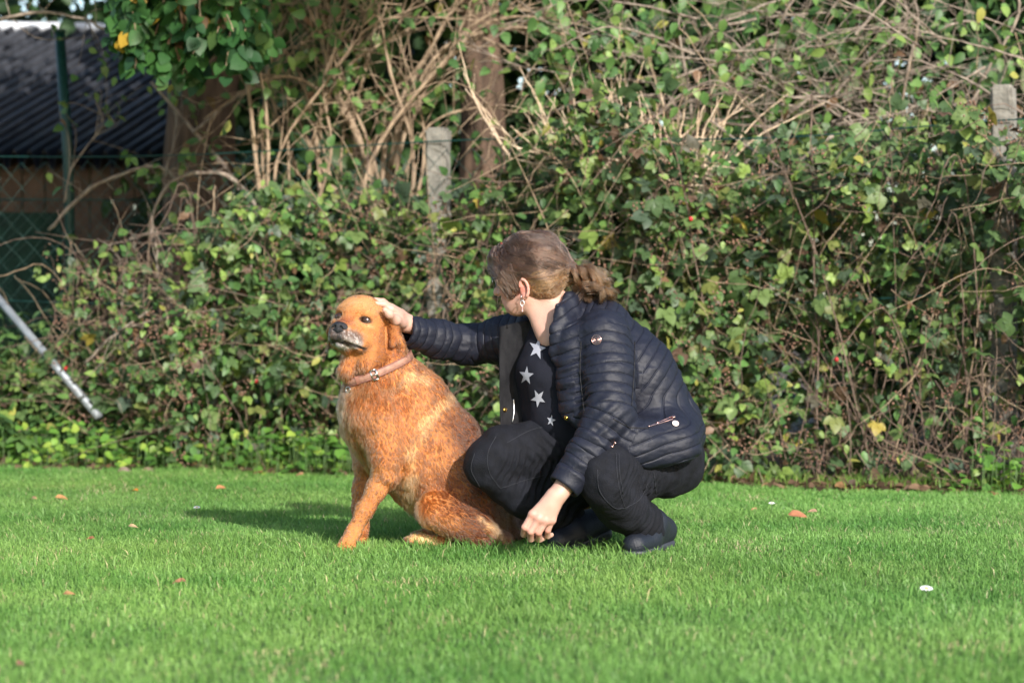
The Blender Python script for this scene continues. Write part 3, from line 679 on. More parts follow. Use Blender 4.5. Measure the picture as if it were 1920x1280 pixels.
m_seed = mat('dry_flower', attr=True, rough=.9); m_berry = mat('red_berry', (.45, .012, .02), .3)
BR = [('thin bramble climbing in front of the thick brown trunk', -2.35, -1.45, 1.10, .0, .20, .12), ('low bramble growing over the foot of the fence by the grey brace', -3.1, -1.55, .56, .0, .8, .34), ('bramble bush spilling over the fence behind the dog head at centre left', -1.6, -.85, 1.30, .0, .85, .28), ('bramble bush round the middle concrete post, above the dog back', -.85, .0, 1.50, .1, .75, .32),
      ('bramble bush directly behind the person head and shoulders', 0.0, .75, 1.62, .25, 1.0, .12), ('bramble bush just right of the person back with yellowing leaves', 0.75, 1.4, 1.60, .45, 1.05, .14),
      ('bramble bush in the right of the hedge with bare reddish canes below', 1.4, 2.0, 1.60, 1.0, 1.05, .12), ('bramble bush round the right hand concrete post at the picture edge', 2.0, 3.0, 1.62, .9, 1.0, .12)]
for a in BR: bramble(*a)
# ------------------------------------------------------------------ nettles and ground cover at the foot of the fence, left
r = np.random.default_rng(71)
def nettle(x, y, h, n_st, label, pal, w, sz=.075, sp=.10):
    t = empty('nettle_plant', (x, y, 0)); tag(t, label, 'plant', 'nettles at the foot of the fence')
    pos, dirs, norms = [], [], []
    for k in range(n_st):
        a = V3(x + r.normal(0, sp), y + r.normal(0, sp * .8), 0); b = a + V3(r.normal(0, .07), r.normal(-.02, .05), h * (.6 + .5 * r.random())); p = spline([a, (a + b) / 2 + r.normal(0, .015, 3), b], 9)
        mb = MB(); mb.tube(p, np.linspace(.004, .0018, 9), 5); mb.build('stem', m_stem, t)
        for i in range(2, 9):
            pos.append(p[i]); yaw = r.random() * 6.28; dirs.append(V3(math.cos(yaw), math.sin(yaw), -.05)); norms.append(V3(r.normal(0, .2), r.normal(-.25, .2), 1))
    pos, dirs, norms = map(np.array, (pos, dirs, norms)); n = len(pos)
    clothe(t, 'nettle', pos, dirs, norms, sz * (.7 + .6 * r.random(n)), 'nettle' + str(pal[0]), pal, w, r, 40)
m_stem = mat('green_stem', (.07, .13, .035), .6)
PN = [(.078, .165, .048), (.110, .210, .058), (.058, .125, .042), (.15, .26, .065)]
NET = [(20, 0, 'nettle clump at the left picture edge, nearest the lawn'), (20, 1, 'tall nettle clump at the left edge under the upper end of the brace'), (95, 0, 'nettle clump at the lawn edge below the middle of the grey brace'), (120, 1, 'nettle clump behind the grey brace'),
       (175, 0, 'nettle clump hiding the foot of the grey brace'), (215, 1, 'nettle clump below the two upright bare twigs at left'), (265, 0, 'nettle clump at the lawn edge just right of the brace foot'), (300, 1, 'nettle clump under the low bent branch'),
       (345, 0, 'front nettle clump midway between the brace and the dog'), (385, 1, 'nettle clump behind, midway between the brace and the dog'), (430, 0, 'front nettle clump under the left end of the brambles'), (480, 1, 'nettle clump growing into the left end of the brambles'), (540, 0, 'nettle clump at the lawn edge beside the dock plant'), (590, 1, 'nettle clump just left of the dog chest, under the brambles')]
for px_, bk_, lab in NET:
    yy = 12.75 - px_ * .00058 + .42 + .50 * bk_; x = (px_ - 960) * yy / F_PX
    nettle(x, yy, (.26 + .34 * bk_) * (.75 + .6 * r.random()), 22, lab, PN, [.3, .3, .25, .15], .080, .19)
for (px_, row, h, lab) in ((1560, 850, .38, 'bright green nettle tuft at the hedge foot, right of the person'), (1640, 835, .42, 'bright green nettle tuft in the bare canes of the right hedge'), (1830, 860, .5, 'nettle by the foot of the right concrete post'), (1690, 560, .0, '')):
    if h: yy = 3312 / (row + 40 - 616); nettle((px_ - 960) * yy / F_PX, yy + .1, h, 9, lab, [(.070, .180, .034), (.10, .23, .04), (.05, .13, .03)], [.4, .3, .3], .07)
def low_plant(x, y, n, sz, label, pal, w, kind='round', spread=.14, h=.17):
    t = empty('ground_ivy', (x, y, 0)); tag(t, label, 'plant', 'low ground cover along the lawn edge')
    p = np.stack([x + r.normal(0, spread, n), y + r.normal(0, spread * .9, n), .012 + h * r.random(n) ** 1.6], 1)
    p[:, 2] *= .45 + 1.1 * noise(p, 7, 3)
    mb = MB()
    for q in p: mb.tube([q * V3(1, 1, 0) + V3(r.normal(0, .01), 0, 0), q], [.002, .0015], 4)
    tag(mb.build('stems', m_stem, t), kind='stuff')
    clothe(t, kind, p, r.normal(0, .7, (n, 3)) * V3(1, 1, .3) + V3(0, -.3, 0), nrm(V3(.1, -.5, 1) + r.normal(0, .25, (n, 3))), sz * (.7 + .6 * r.random(n)), 'low' + str(pal[0]), pal, w, r, 45)
PL = [(.13, .28, .045), (.20, .36, .055), (.30, .42, .07), (.08, .19, .035)]
LOW = [(10, 0, 'ground cover patch at the left edge of the lawn'), (75, 1, 'yellow green ground cover patch left of the brace foot'), (150, 1, 'brightest yellow green ground cover patch, below the brace foot'), (230, 1, 'yellow green ground cover patch right of the brace foot'), (310, 0, 'green ground cover patch below the low bent branch'), (390, 0, 'green ground cover patch at the lawn edge midway to the dog'),
       (470, 0, 'green ground cover patch left of the dock plant'), (560, 0, 'green ground cover patch around the dock plant'), (625, 0, 'green ground cover patch behind the dog front legs'), (720, 0, 'ground cover patch hidden behind the dog back'), (1890, 0, 'dark ground cover patch in the right picture corner of the hedge foot')]
for px_, bright, lab in LOW:
    x = -2.4
    for _ in range(6): yy = float(edge_y(x)) + .05; x = (px_ - 960) * yy / F_PX
    low_plant(x, yy + .10 * r.random(), 150, .050, lab, PL, [.3, .3, .25, .15] if bright else [.35, .15, .05, .45], spread=.17 if px_ < 800 else .11)
# dock plant with long leaves
dk = empty('dock_plant', tuple(V3((565 - 960) * 12.35 / F_PX, 12.35, 0))); tag(dk, 'dock plant with long upright leaves at the lawn edge beside the dog', 'plant')
n = 26; a = r.random(n) * 6.28; pz = np.array(dk.location) + np.stack([np.cos(a) * .02, np.sin(a) * .02, np.zeros(n)], 1); clothe(dk, 'lance', pz, np.stack([np.cos(a) * .55, np.sin(a) * .5, .9 + 0 * a], 1), np.stack([-np.cos(a), -np.sin(a) - .2, .6 + 0 * a], 1), .17 + .09 * r.random(n), 'dock', [(.14, .30, .045), (.20, .36, .06), (.08, .2, .035)], [.4, .3, .3], r, 26)
# ------------------------------------------------------------------ litter and longer grass at the hedge foot
n = 4200; x = (r.random(n) * 2 - 1) * 3.3; y = edge_y(x) - .10 + .10 * r.normal(0, 1, n) + np.abs(r.normal(0, .30, n)); pz = np.stack([x, y, .008 + .02 * r.random(n)], 1)
V, T, Cc = leaf_batch('ovate', pz, orient(r.normal(0, 1, (n, 3)) * V3(1, 1, .25), nrm(V3(0, -.3, 1) + r.normal(0, .35, (n, 3)))), .035 + .04 * r.random(n), pick([(.13, .080, .048), (.20, .13, .08), (.085, .055, .035), (.26, .15, .07), (.16, .10, .065)], [.3, .25, .2, .1, .15], n, r))
tag(link('leaf_litter', mesh_np('leaf_litter', V, T, True, Cc), None, m_leaf), 'brown fallen leaves lying under the hedge', 'leaf litter', kind='stuff')
o = grass('hedge_grass', 110000, 9.6, 13.2, 3.4, 77, lambda x, y, r: (np.abs(y - edge_y(x) - .10) < .26 * r.random(len(x))) & (fbm(np.stack([x, y, 0 * x], 1), 3.0, 2, 9) + .22 * (x > .5) > .50), 1.0, (V3(.07, .16, .025), V3(.17, .27, .05), V3(.42, .33, .16)))
tag(o, 'longer ragged grass along the foot of the hedge', 'grass', kind='stuff')
# ------------------------------------------------------------------ fallen leaves and daisies on the lawn
m_fall = mat('fallen_leaf', attr=True, rough=.7, vary=.3, scale=50)
FL = [(57, 930, .055, 'tan leaf lying on the lawn, furthest left of the fallen leaves', (.42, .27, .12)), (103, 926, .06, 'small orange tan leaf on the lawn near the left edge', (.45, .22, .08)), (259, 914, .055, 'bright orange leaf standing in the grass left of the dog shadow', (.60, .22, .02)),
      (404, 910, .06, 'orange brown leaf on the lawn above the dog shadow', (.45, .20, .08)), (178, 1001, .035, 'small upright brown leaf in the grass at the left', (.25, .09, .04)), (240, 979, .04, 'pale tan leaf half hidden in the grass at the left', (.42, .30, .16)),
      (350, 1080, .045, 'reddish brown leaf in the grass below the dog shadow', (.30, .14, .07)), (31, 1235, .05, 'brown leaf in the blurred grass at the lower left corner', (.26, .13, .08)), (1477, 958, .085, 'large rust brown leaf on the lawn right of the person', (.42, .17, .08)),
      (1533, 952, .045, 'small pale leaf to the right of the large rust leaf', (.42, .26, .16)), (1430, 893, .08, 'curled tan leaf at the hedge foot right of the person', (.50, .24, .08)), (1420, 947, .03, 'tiny brown leaf to the left of the large rust leaf', (.36, .18, .09)),
      (118, 1104, .035, 'small brown leaf in the grass at lower left', (.33, .18, .07)), (490, 880, .06, 'orange leaf on the bare soil strip left of the dog', (.48, .20, .07)), (570, 884, .06, 'brown leaf on the soil strip nearest the dog', (.40, .20, .10)), (1245, 905, .04, 'pale pinkish leaf behind the person trousers', (.5, .33, .25))]
for px_, row, sz, lab, col in FL:
    yy = (CAM_H - .035) * F_PX / (row - HORIZON); p = W(px_, row, yy); v, t = TPL['ovate']; Rm = orient(np.array([[r.normal(0, 1), r.normal(0, .4), .12]]), np.array([[r.normal(0, .3), -.75, 1]]))[0]
    vv = (v * V3(.8, 1, 1.6)) @ Rm * sz * .85 + p - V3(0, 0, .012); tag(link('fallen_leaf', mesh_np('fallen_leaf', vv, t, True, np.tile(V3(*col) * .72, (len(vv), 1)) * (.7 + .6 * r.random((len(vv), 1)))), None, m_fall), lab, 'leaf', 'fallen leaves on the lawn')
m_petal = mat('petal_white', (.82, .82, .80), .6, trans=.2); m_disc = mat('daisy_yellow', (.65, .42, .03), .8)
for px_, row, rr, lab in ((1737, 1103, .017, 'white daisy in the foreground grass at the lower right'), (1447, 943, .012, 'small white daisy near the large rust leaf'), (369, 951, .013, 'small white daisy beside the dog shadow at left')):
    yy = (CAM_H - .045) * F_PX / (row - HORIZON); c = W(px_, row, yy); d = empty('daisy', (c[0], c[1], 0)); tag(d, lab, 'daisy', 'daisies in the lawn')
    m = MB(); m.tube([c * V3(1, 1, 0), c], .0012, 5); m.build('stem', m_stem, d)
    for k in range(14):
        a = k / 14 * 6.283 + r.normal(0, .05); v, t = TPL['lance']; Rm = orient(np.array([[math.cos(a), math.sin(a) * .8, .35 + .3 * math.sin(a)]]), np.array([[0, -.5, 1.0]]))[0]; link('petal', mesh_np('petal', v * V3(1.3, 1, 1) @ Rm * rr + c, t), d, m_petal)
    bf = Field(); bf.ell(c + V3(0, 0, .001), (rr * .36, rr * .36, rr * .2)); v, q = bf.mesh(.0022); link('flower_centre', mesh_np('flower_centre', v, q), d, m_disc)
# ------------------------------------------------------------------ the dog
dog = empty('dog', (-.35, 8.05, 0))
tag(dog, 'golden red dog with grey muzzle sitting on the lawn under the outstretched hand', 'dog')
DY = 8.08
def D_(px, py, dy=0.0): return W(px, py, DY + dy)
# head frame: forward, side (towards the near ear), up
_yaw, _pit, _rol = math.radians(24), math.radians(15), math.radians(8)
hf = V3(-math.sin(_yaw) * math.cos(_pit), -math.cos(_yaw) * math.cos(_pit), math.sin(_pit))
hs = nrm(np.cross(hf, V3(0, 0, 1))) * -1.0
hs = nrm(V3(math.cos(_yaw), -math.sin(_yaw), 0) - V3(0, 0, math.tan(_rol)))
hs = nrm(hs - hf * (hs @ hf)); hu = nrm(np.cross(hf, hs)); hu = hu if hu[2] > 0 else -hu
HC = D_(675, 613, -.13)
HA = np.stack([hf, hs, hu])
def Hd(f, s, u): return HC + hf * f + hs * s + hu * u
lat = nrm(V3(.25, -1, 0))              # towards the dog's left side (the camera)
F = Field()
# trunk
F.chain([D_(733, 795, -.03), D_(800, 862, .02), D_(880, 950, .06)], [.132, .145, .136], .05)
F.cone(D_(760, 765, 0), D_(835, 840, .03), .122, .125, .05)
F.cone(D_(742, 735, -.02), D_(775, 760, 0), .108, .11, .06)
# neck with heavy ruff
F.cone(D_(730, 745, -.03), D_(706, 655, -.08), .118, .082, .05)
F.ell(D_(692, 755, -.09), (.085, .09, .075), None, .05)
F.ell(D_(683, 778, -.08), (.055, .090, .080), None, .05)
# breastbone, chest between the legs
F.cone(D_(694, 795, -.04), D_(714, 860, -.01), .074, .050, .05)
# creases behind the shoulder
# near shoulder and front leg
LY = -.135
F.cone(D_(722, 785, LY + .02), D_(730, 850, LY), .084, .060, .035)
F.cone(D_(730, 850, LY), D_(727, 885, LY - .01), .060, .045, .03)
F.chain([D_(727, 882, LY - .01), D_(706, 918, LY - .015), D_(685, 953, LY - .02), D_(661, 1000, LY - .03), D_(651, 1018, LY - .04)], [.037, .030, .0235, .0205, .023], .02)
for i, (tx, ty) in enumerate(((632, -.055), (639, -.075), (651, -.08), (660, -.06))):
    F.cone(D_(650, 1016, LY - .04), D_(tx, 1028, LY + ty + .015), .017, .015, .008)
# far front leg
FY = .10
F.cone(D_(700, 800, FY), D_(695, 865, FY), .085, .055, .05)
F.chain([D_(695, 862, FY), D_(682, 915, FY), D_(679, 955, FY), D_(678, 997, FY)], [.048, .032, .028, .025], .02)
for i, tx in enumerate((662, 668, 676, 683)):
    F.cone(D_(677, 1000, FY), D_(tx, 1012, FY - .05), .018, .015, .008)
# hind quarter, thigh, shank and foot on the near side
F.ell(D_(880, 945, -.02), (.12, .13, .13), None, .05)
F.ell(D_(856, 970, -.13), (.108, .055, .062), [[.92, .0, -.38], [0, 1, 0], [.38, 0, .92]], .022)
F.cone(D_(812, 955, -.135), D_(905, 1003, -.12), .050, .045, .02)
F.cone(D_(905, 1003, -.12), D_(938, 1016, -.10), .042, .032, .02)
F.cone(D_(830, 1016, -.08), D_(780, 1012, -.08), .022, .020, .012)
for tx, ty in ((764, -.07), (766, -.10), (772, -.12)):
    F.cone(D_(784, 1012, -.085), D_(tx, 1014, ty), .014, .012, .008)
# far hind leg
F.ell(D_(850, 960, .2), (.10, .07, .09), None, .04)
F.cone(D_(840, 1010, .2), D_(790, 1012, .2), .03, .03, .02)
# tail, lying round behind
F.chain([D_(938, 985, .10), D_(990, 1005, .20), D_(1050, 975, .22), D_(1098, 936, .18)], [.055, .042, .036, .022], .03)
# ---- head
F.ell(Hd(-.012, 0, .018), (.086, .085, .082), HA, .03)
F.ell(Hd(.020, 0, .036), (.052, .068, .050), HA, .03)             # brow
for s in (-1, 1):
    F.ell(Hd(.006, s * .046, -.036), (.058, .038, .050), HA, .03)   # cheek
    F.ell(Hd(.043, s * .042, .036), (.022, .025, .013), HA, .014)  # brow ridge
    F.ell(Hd(.046, s * .054, -.010), (.018, .018, .010), HA, .014)  # cheek bone
    F.cone(Hd(.104, s * .018, -.056), Hd(.052, s * .040, -.058), .0195, .027, .012)   # upper lip
    F.ell(Hd(.045, s * .046, -.066), (.022, .012, .016), HA, .012)   # corner of the flews
F.cone(Hd(.030, 0, -.016), Hd(.100, 0, -.034), .046, .027, .025, (hs, 1.28))   # muzzle
F.cone(Hd(.060, 0, -.072), Hd(.090, 0, -.078), .020, .0135, .006, (hs, 1.35))             # chin
F.cone(Hd(-.02, 0, -.048), Hd(.05, 0, -.070), .058, .028, .02)      # jaw
for s in (-1, 1):
    F.cone(Hd(.125, 0, -.066), Hd(.114, s * .022, -.0755), .0030, .0030, .004, None, True)
    F.cone(Hd(.114, s * .022, -.0755), Hd(.048, s * .062, -.0755), .0035, .0035, .005, None, True)
    F.ell(Hd(.0645, s * .047, .0125), (.012, .017, .0095), HA, .010, True)   # eye sockets
F.cone(Hd(.126, 0, -.052), Hd(.124, 0, -.068), .0016, .0016, .004, None, True)  # philtrum
# throat and dewlap folds
F.cone(D_(698, 655, -.11), D_(700, 715, -.10), .068, .078, .04)
F.cone(D_(662, 664, -.15), D_(652, 696, -.15), .022, .031, .018)
F.cone(D_(708, 664, -.165), D_(686, 686, -.175), .030, .026, .022)
F.cone(D_(664, 662, -.20), D_(660, 712, -.22), .005, .006, .010, None, True)
# ears
F.cone(Hd(-.012, .086, .020), Hd(-.022, .100, -.055), .010, .013, .010, None, True)
F.chain([Hd(-.030, .068, .042), Hd(-.040, .098, .018), Hd(-.060, .116, -.022), Hd(-.100, .128, -.074)], [.012, .016, .018, .009], .005, (nrm(hf + .35 * hu), 1.9))
F.chain([Hd(-.022, .080, .026), Hd(-.024, .104, -.004), Hd(-.026, .114, -.036)], [.007, .0075, .010], .004)
F.chain([Hd(-.030, -.068, .040), Hd(-.020, -.088, .01), Hd(-.012, -.094, -.030), Hd(-.012, -.090, -.066)], [.012, .014, .016, .009], .008, (nrm(hf), 1.6))
for ctl in ([(752, 742, -.17), (768, 800, -.19), (770, 850, -.19), (758, 888, -.17)], [(790, 938, -.20), (800, 924, -.20), (845, 918, -.19), (905, 945, -.15)]):
    pp = [D_(a, b, c) for a, b, c in ctl]
    for a, b in zip(pp[:-1], pp[1:]): F.cone(a, b, .020, .020, .035, None, True)
dv, dq = F.mesh(.0042)
# loosen the skin a little: folds, muscle and uneven coat
dn = normals_of(dv, dq)
hl = (dv - HC) @ HA.T                         # head coordinates of every vertex
inhead = smoothstep(.17, .12, np.linalg.norm(hl - V3(.03, 0, -.02), axis=1))
dv = dv + dn * ((fbm(dv, 22, 3) - .5) * .012 * (1 - inhead))[:, None]
dv[:, 2] = np.maximum(dv[:, 2], .004)
dn = normals_of(dv, dq)
# coat colours: markings of this dog, with some shade painted in
def dog_colour(p, n):
    h = (p - HC) @ HA.T
    px = 960 + p[:, 0] * F_PX / p[:, 1]; py = HORIZON - (p[:, 2] - CAM_H) * F_PX / p[:, 1]
    gold = V3(.39, .165, .056); red = V3(.29, .095, .026); dark = V3(.110, .042, .020); cream = V3(.62, .40, .20)
    c = np.tile(gold, (len(p), 1))
    nz = fbm(p, 14, 3); nz2 = fbm(p, 45, 2, 3)
    def mixc(col, w):
        nonlocal c
        w = np.clip(w, 0, 1)[:, None]; c = c * (1 - w) + col * w
    mixc(red, smoothstep(.45, .75, nz) * .5)
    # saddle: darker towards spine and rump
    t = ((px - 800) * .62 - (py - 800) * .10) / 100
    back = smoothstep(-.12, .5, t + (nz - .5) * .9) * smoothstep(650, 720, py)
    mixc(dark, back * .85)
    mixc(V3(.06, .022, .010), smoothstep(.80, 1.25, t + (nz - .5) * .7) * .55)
    # pale streaks behind the shoulder and on the withers
    def streak(x0, y0, x1, y1, w, amt):
        a = V3(x0, y0); b = V3(x1, y1); q = np.stack([px, py], 1) - a; ba = b - a
        u = np.clip(q @ ba / (ba @ ba), 0, 1); d = np.linalg.norm(q - u[:, None] * ba, axis=1)
        mixc(cream, amt * .6 * smoothstep(w, w * .2, d + (nz2 - .5) * 16) * (n[:, 1] < .35))
    streak(845, 745, 790, 800, 17, .8); streak(795, 815, 770, 850, 15, .5)
    streak(770, 705, 800, 712, 15, .9); streak(745, 712, 762, 722, 10, .5)
    streak(640, 735, 640, 775, 16, .45); streak(660, 730, 690, 740, 12, .35)
    streak(770, 900, 768, 985, 20, 1.3); streak(757, 998, 810, 1012, 17, 1.5); streak(905, 975, 940, 1008, 11, 1.1)
    streak(765, 845, 775, 890, 14, .5)
    # redder shoulder and throat, the shade of the folds painted in with it
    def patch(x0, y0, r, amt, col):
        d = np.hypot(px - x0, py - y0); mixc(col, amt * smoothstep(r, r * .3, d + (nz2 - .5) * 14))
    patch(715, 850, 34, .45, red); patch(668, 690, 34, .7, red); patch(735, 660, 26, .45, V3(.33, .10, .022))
    # ---- face
    f, s, u = h.T; hw = smoothstep(.155, .12, np.linalg.norm(h - V3(.03, 0, -.02), axis=1))
    def fmix(col, w): mixc(col, w * hw)
    fmix(V3(.38, .160, .055), .75 * np.ones(len(p)))
    fmix(V3(.46, .235, .095), smoothstep(.02, .05, u) * .65)
    d_mz = np.linalg.norm((h - V3(.095, 0, -.012)) / V3(.055, .030, .030), axis=1)
    fmix(V3(.27, .085, .03), smoothstep(1.25, .5, d_mz + (nz2 - .5) * .5) * .85)
    for sg in (-1, 1):
        de = np.linalg.norm((h - V3(.058, sg * .047, .0125)) / V3(.03, .0215, .0115), axis=1)
        fmix(V3(.10, .045, .024), smoothstep(1.10, .80, de) * .95)
        d2 = np.linalg.norm((h - V3(.055, sg * .037, .040)) / V3(.03, .014, .010), axis=1)
        fmix(V3(.22, .085, .03), smoothstep(1.2, .4, d2 + (nz2 - .5) * .8) * .6)
        d3 = np.linalg.norm((h - V3(.055, sg * .058, -.004)) / V3(.03, .022, .008), axis=1)
        fmix(V3(.60, .34, .16), smoothstep(1.2, .4, d3) * .4)
    frost = smoothstep(.058, .085, f + (nz2 - .5) * .035) * smoothstep(-.022, -.046, u + (nz2 - .5) * .012)
    fmix(V3(.105, .080, .074), frost * .9)
    fmix(V3(.46, .42, .40), frost * smoothstep(.50, .70, fbm(p, 160, 2, 9)) * .6)
    fmix(V3(.60, .56, .54), frost * smoothstep(.026, .040, np.abs(s)) * smoothstep(-.050, -.070, u) * .45)
    dark_m = smoothstep(.094, .104, f) * smoothstep(.024, .010, np.abs(s)) * smoothstep(-.080, -.074, u) * smoothstep(-.03, -.045, u)
    fmix(V3(.085, .070, .068), dark_m * .85)
    fmix(V3(.46, .43, .41), smoothstep(.06, .085, f) * smoothstep(-.0775, -.082, u) * smoothstep(-.100, -.088, u) * .85)
    lip = smoothstep(.0055, .002, np.abs(u + .0755)) * smoothstep(.035, .05, f) + smoothstep(.010, .003, np.linalg.norm(h - V3(.048, .058, -.073), axis=1))
    fmix(V3(.03, .022, .022), np.clip(lip, 0, 1) * .95)
    # browner ears; inner shadow and the far ear's shade painted in
    ear = smoothstep(.080, .094, np.abs(s)) * (f < .03) * hw
    mixc(V3(.20, .066, .018), ear * .75); mixc(V3(.12, .045, .02), ear * smoothstep(-.02, -.06, u) * (s < 0) * .8)
    return np.clip(c * (0.90 + .25 * nz2)[:, None], .01, .9)
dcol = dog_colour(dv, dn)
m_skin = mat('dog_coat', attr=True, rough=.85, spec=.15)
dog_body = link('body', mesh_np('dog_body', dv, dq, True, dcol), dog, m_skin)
# ---- coat
def comb_field(p, n):
    """direction the hair lies: blended from a few guides, tangent to the skin"""
    g = [(D_(690, 620, -.15), (.6, .2, .5), .09), (Hd(.11, 0, -.03), -hf + hu * .2, .05), (Hd(.05, 0, .05), -hf + hu * .6, .05),
         (Hd(.09, .03, -.06), -hf + hs * .5 - hu * .8, .035), (Hd(.09, -.03, -.06), -hf - hs * .5 - hu * .8, .035), (Hd(.07, 0, -.1), -hf - hu * .8, .03),
         (Hd(.01, .06, -.02), hs * .5 - hf * .4 - hu * .7, .06), (Hd(-.05, .1, -.03), -hf * .4 - hu, .04),
         (D_(660, 700, -.15), (-.1, 0, -1), .07), (D_(645, 770, -.1), (-.05, -.1, -1), .08), (D_(700, 730, -.12), (.2, 0, -1), .08),
         (D_(760, 700, -.02), (.7, 0, -.6), .08), (D_(720, 800, LY), (.25, 0, -1), .09), (D_(720, 880, LY), (-.35, 0, -1), .06),
         (D_(670, 980, LY), (-.5, -.1, -1), .07), (D_(645, 1020, LY), (-.8, -.3, -.6), .04), (D_(680, 950, FY), (0, 0, -1), .07),
         (D_(800, 800, -.1), (.55, 0, -.85), .1), (D_(860, 800, 0), (.6, 0, -.8), .1), (D_(890, 900, -.05), (.55, 0, -.85), .1),
         (D_(780, 900, -.1), (.15, 0, -1), .07), (D_(765, 970, -.1), (.1, 0, -1), .06), (D_(830, 950, -.17), (.75, 0, -.6), .06), (D_(900, 995, -.15), (.85, 0, -.35), .06),
         (D_(945, 980, 0), (.4, 0, -1), .08), (D_(770, 1010, -.18), (-.9, -.2, -.2), .04), (D_(1040, 980, .22), (.8, 0, .5), .08)]
    acc = np.zeros_like(p)
    for c, d, r in g:
        w = np.exp(-((p - c) ** 2).sum(1) / (r * r)) + 1e-5 / (1e-3 + ((p - c) ** 2).sum(1))
        acc += w[:, None] * nrm(d)
    acc = acc - n * (acc * n).sum(1)[:, None]
    return nrm(acc)
from mathutils.kdtree import KDTree
def dog_fur(count, seed):
    r = np.random.default_rng(seed)
    wgt = np.ones(len(dv))
    h = (dv - HC) @ HA.T
    hd = smoothstep(.16, .12, np.linalg.norm(h - V3(.03, 0, -.02), axis=1)) * smoothstep(-.112, -.088, h[:, 2])
    wgt *= np.where(dn[:, 1] > .45, .25, 1.0) * (1 + 1.4 * hd)
    for sg in (-1, 1):
        wgt *= smoothstep(.75, 1.0, np.linalg.norm((h - V3(.060, sg * .047, .0125)) / V3(.022, .019, .0105), axis=1))
    wgt *= smoothstep(.7, .9, np.linalg.norm((h - V3(.120, 0, -.036)) / V3(.028, .027, .021), axis=1))
    fi, p = sample_surface(dv, dq, count, r, wgt)
    n = nrm(dn[dq[fi]].mean(1)); c = dcol[dq[fi]].mean(1); hdp = hd[dq[fi]].mean(1)
    L = lerp(.0115, .0050, hdp)
    px = 960 + p[:, 0] * F_PX / p[:, 1]; py = HORIZON - (p[:, 2] - CAM_H) * F_PX / p[:, 1]
    ruff = np.exp(-(((px - 700) / 70) ** 2 + ((py - 730) / 32) ** 2)) + .9 * np.exp(-(((px - 775) / 35) ** 2 + ((py - 950) / 60) ** 2)) \
        + .8 * np.exp(-(((px - 930) / 30) ** 2 + ((py - 1000) / 25) ** 2)) + .6 * np.exp(-(((px - 650) / 30) ** 2 + ((py - 800) / 60) ** 2)) + .5 * (px > 960)
    L = L * (1 + .9 * np.clip(ruff, 0, 1.2) * (1 - hdp)) * (.65 + .6 * r.random(count))
    leg = ((py > 900) & (px < 735)) | ((py > 1000) & (px < 830)); L = np.where(leg, np.minimum(L, .0075), L)
    d = comb_field(p, n)
    jit = r.normal(0, 1, (count, 3)) * .16
    # clumping: neighbours lean the same way
    cl = np.stack([noise(p, 70, 1), noise(p, 70, 2), noise(p, 70, 3)], 1) - .5
    cl2 = np.stack([noise(p, 28, 4), noise(p, 28, 5), noise(p, 28, 6)], 1) - .5
    d = nrm(d + jit + cl * .55 + cl2 * .5)
    lift = (.14 + .25 * np.clip(ruff, 0, 1))[:, None] + r.random((count, 1)) * .15
    p0 = p - n * .001
    p1 = p0 + nrm(d + n * (lift + .22)) * (L * .5)[:, None]
    p2 = p1 + nrm(d + n * (lift - .14) + V3(0, 0, -.12)) * (L * .55)[:, None]
    # locks: neighbouring hairs run together towards the tip
    nc = 11000; sel = r.choice(count, nc, replace=False); kd = KDTree(nc)
    for i_, q_ in enumerate(p[sel]): kd.insert(q_, i_)
    kd.balance(); near = np.array([kd.find(q_)[1] for q_ in p]); pull = (.62 * (1 - .6 * hdp))[:, None]
    shift = p[sel][near] - p; p1 = p1 + shift * pull * .45; p2 = p2 + shift * pull
    lock_tone = (.86 + .30 * r.random(nc))[near]
    p2[:, 2] = np.maximum(p2[:, 2], .003)
    tone = (.72 + .46 * r.random(count)) * (.76 + .50 * noise(p * V3(1, 1, .3), 130, 8))
    c = c * (tone * lock_tone)[:, None]
    tip = r.random(count) < .10
    c[tip] = c[tip] * .8 + V3(.75, .5, .25) * .2
    rad = np.array([.00065, .00055, .00010])
    return np.stack([p0, p1, p2], 1), rad, np.clip(c, .005, .85)
fp, fr, fc = dog_fur(190000, 3)
strands('fur', fp, fr, np.clip((lambda c_: c_ * .93 + c_.mean(1, keepdims=True) * .07)(fc ** 1.16) * .52, 0, .9), dog, hair_mat('fur_hair', .32, rad=.5))
# ---- eyes, nose, whiskers
m_eye = mat('dog_eye', (.034, .014, .006), .04, spec=.7)
m_nose = mat('dog_nose', (.017, .017, .021), .42, bump=.5, bscale=420, spec=.45)
for s in (-1, 1):
    ec = Hd(.0535, s * .0465, .0125)
    e = Field(); e.ell((0, 0, 0), (.0145, .0145, .0145)); v, q = e.mesh(.0022)
    eye = link('eye', mesh_np('dog_eye', v + ec, q), dog, m_eye)
    lid = Field()
    for sg, w, hgt in ((1, .0026, .0066), (-1, .0019, .0060)):
        a = [ec + hs * (x * .0165) + hu * (sg * hgt * (1 - x * x) - .0004 - .0028 * x * s) + hf * (.0112 - .0080 * x * x) for x in np.linspace(-1, 1, 9)]
        lid.chain(a, [w * .6] + [w] * 7 + [w * .6], .002)
    v, q = lid.mesh(.0016)
    link('eyelid', mesh_np('dog_lid', v, q), dog, mat('dog_lid', (.030, .017, .013), .5))
nf = Field()
nf.ell(Hd(.118, 0, -.031), (.019, .0245, .0160), HA, .01)
nf.ell(Hd(.119, 0, -.045), (.013, .0135, .011), HA, .010)
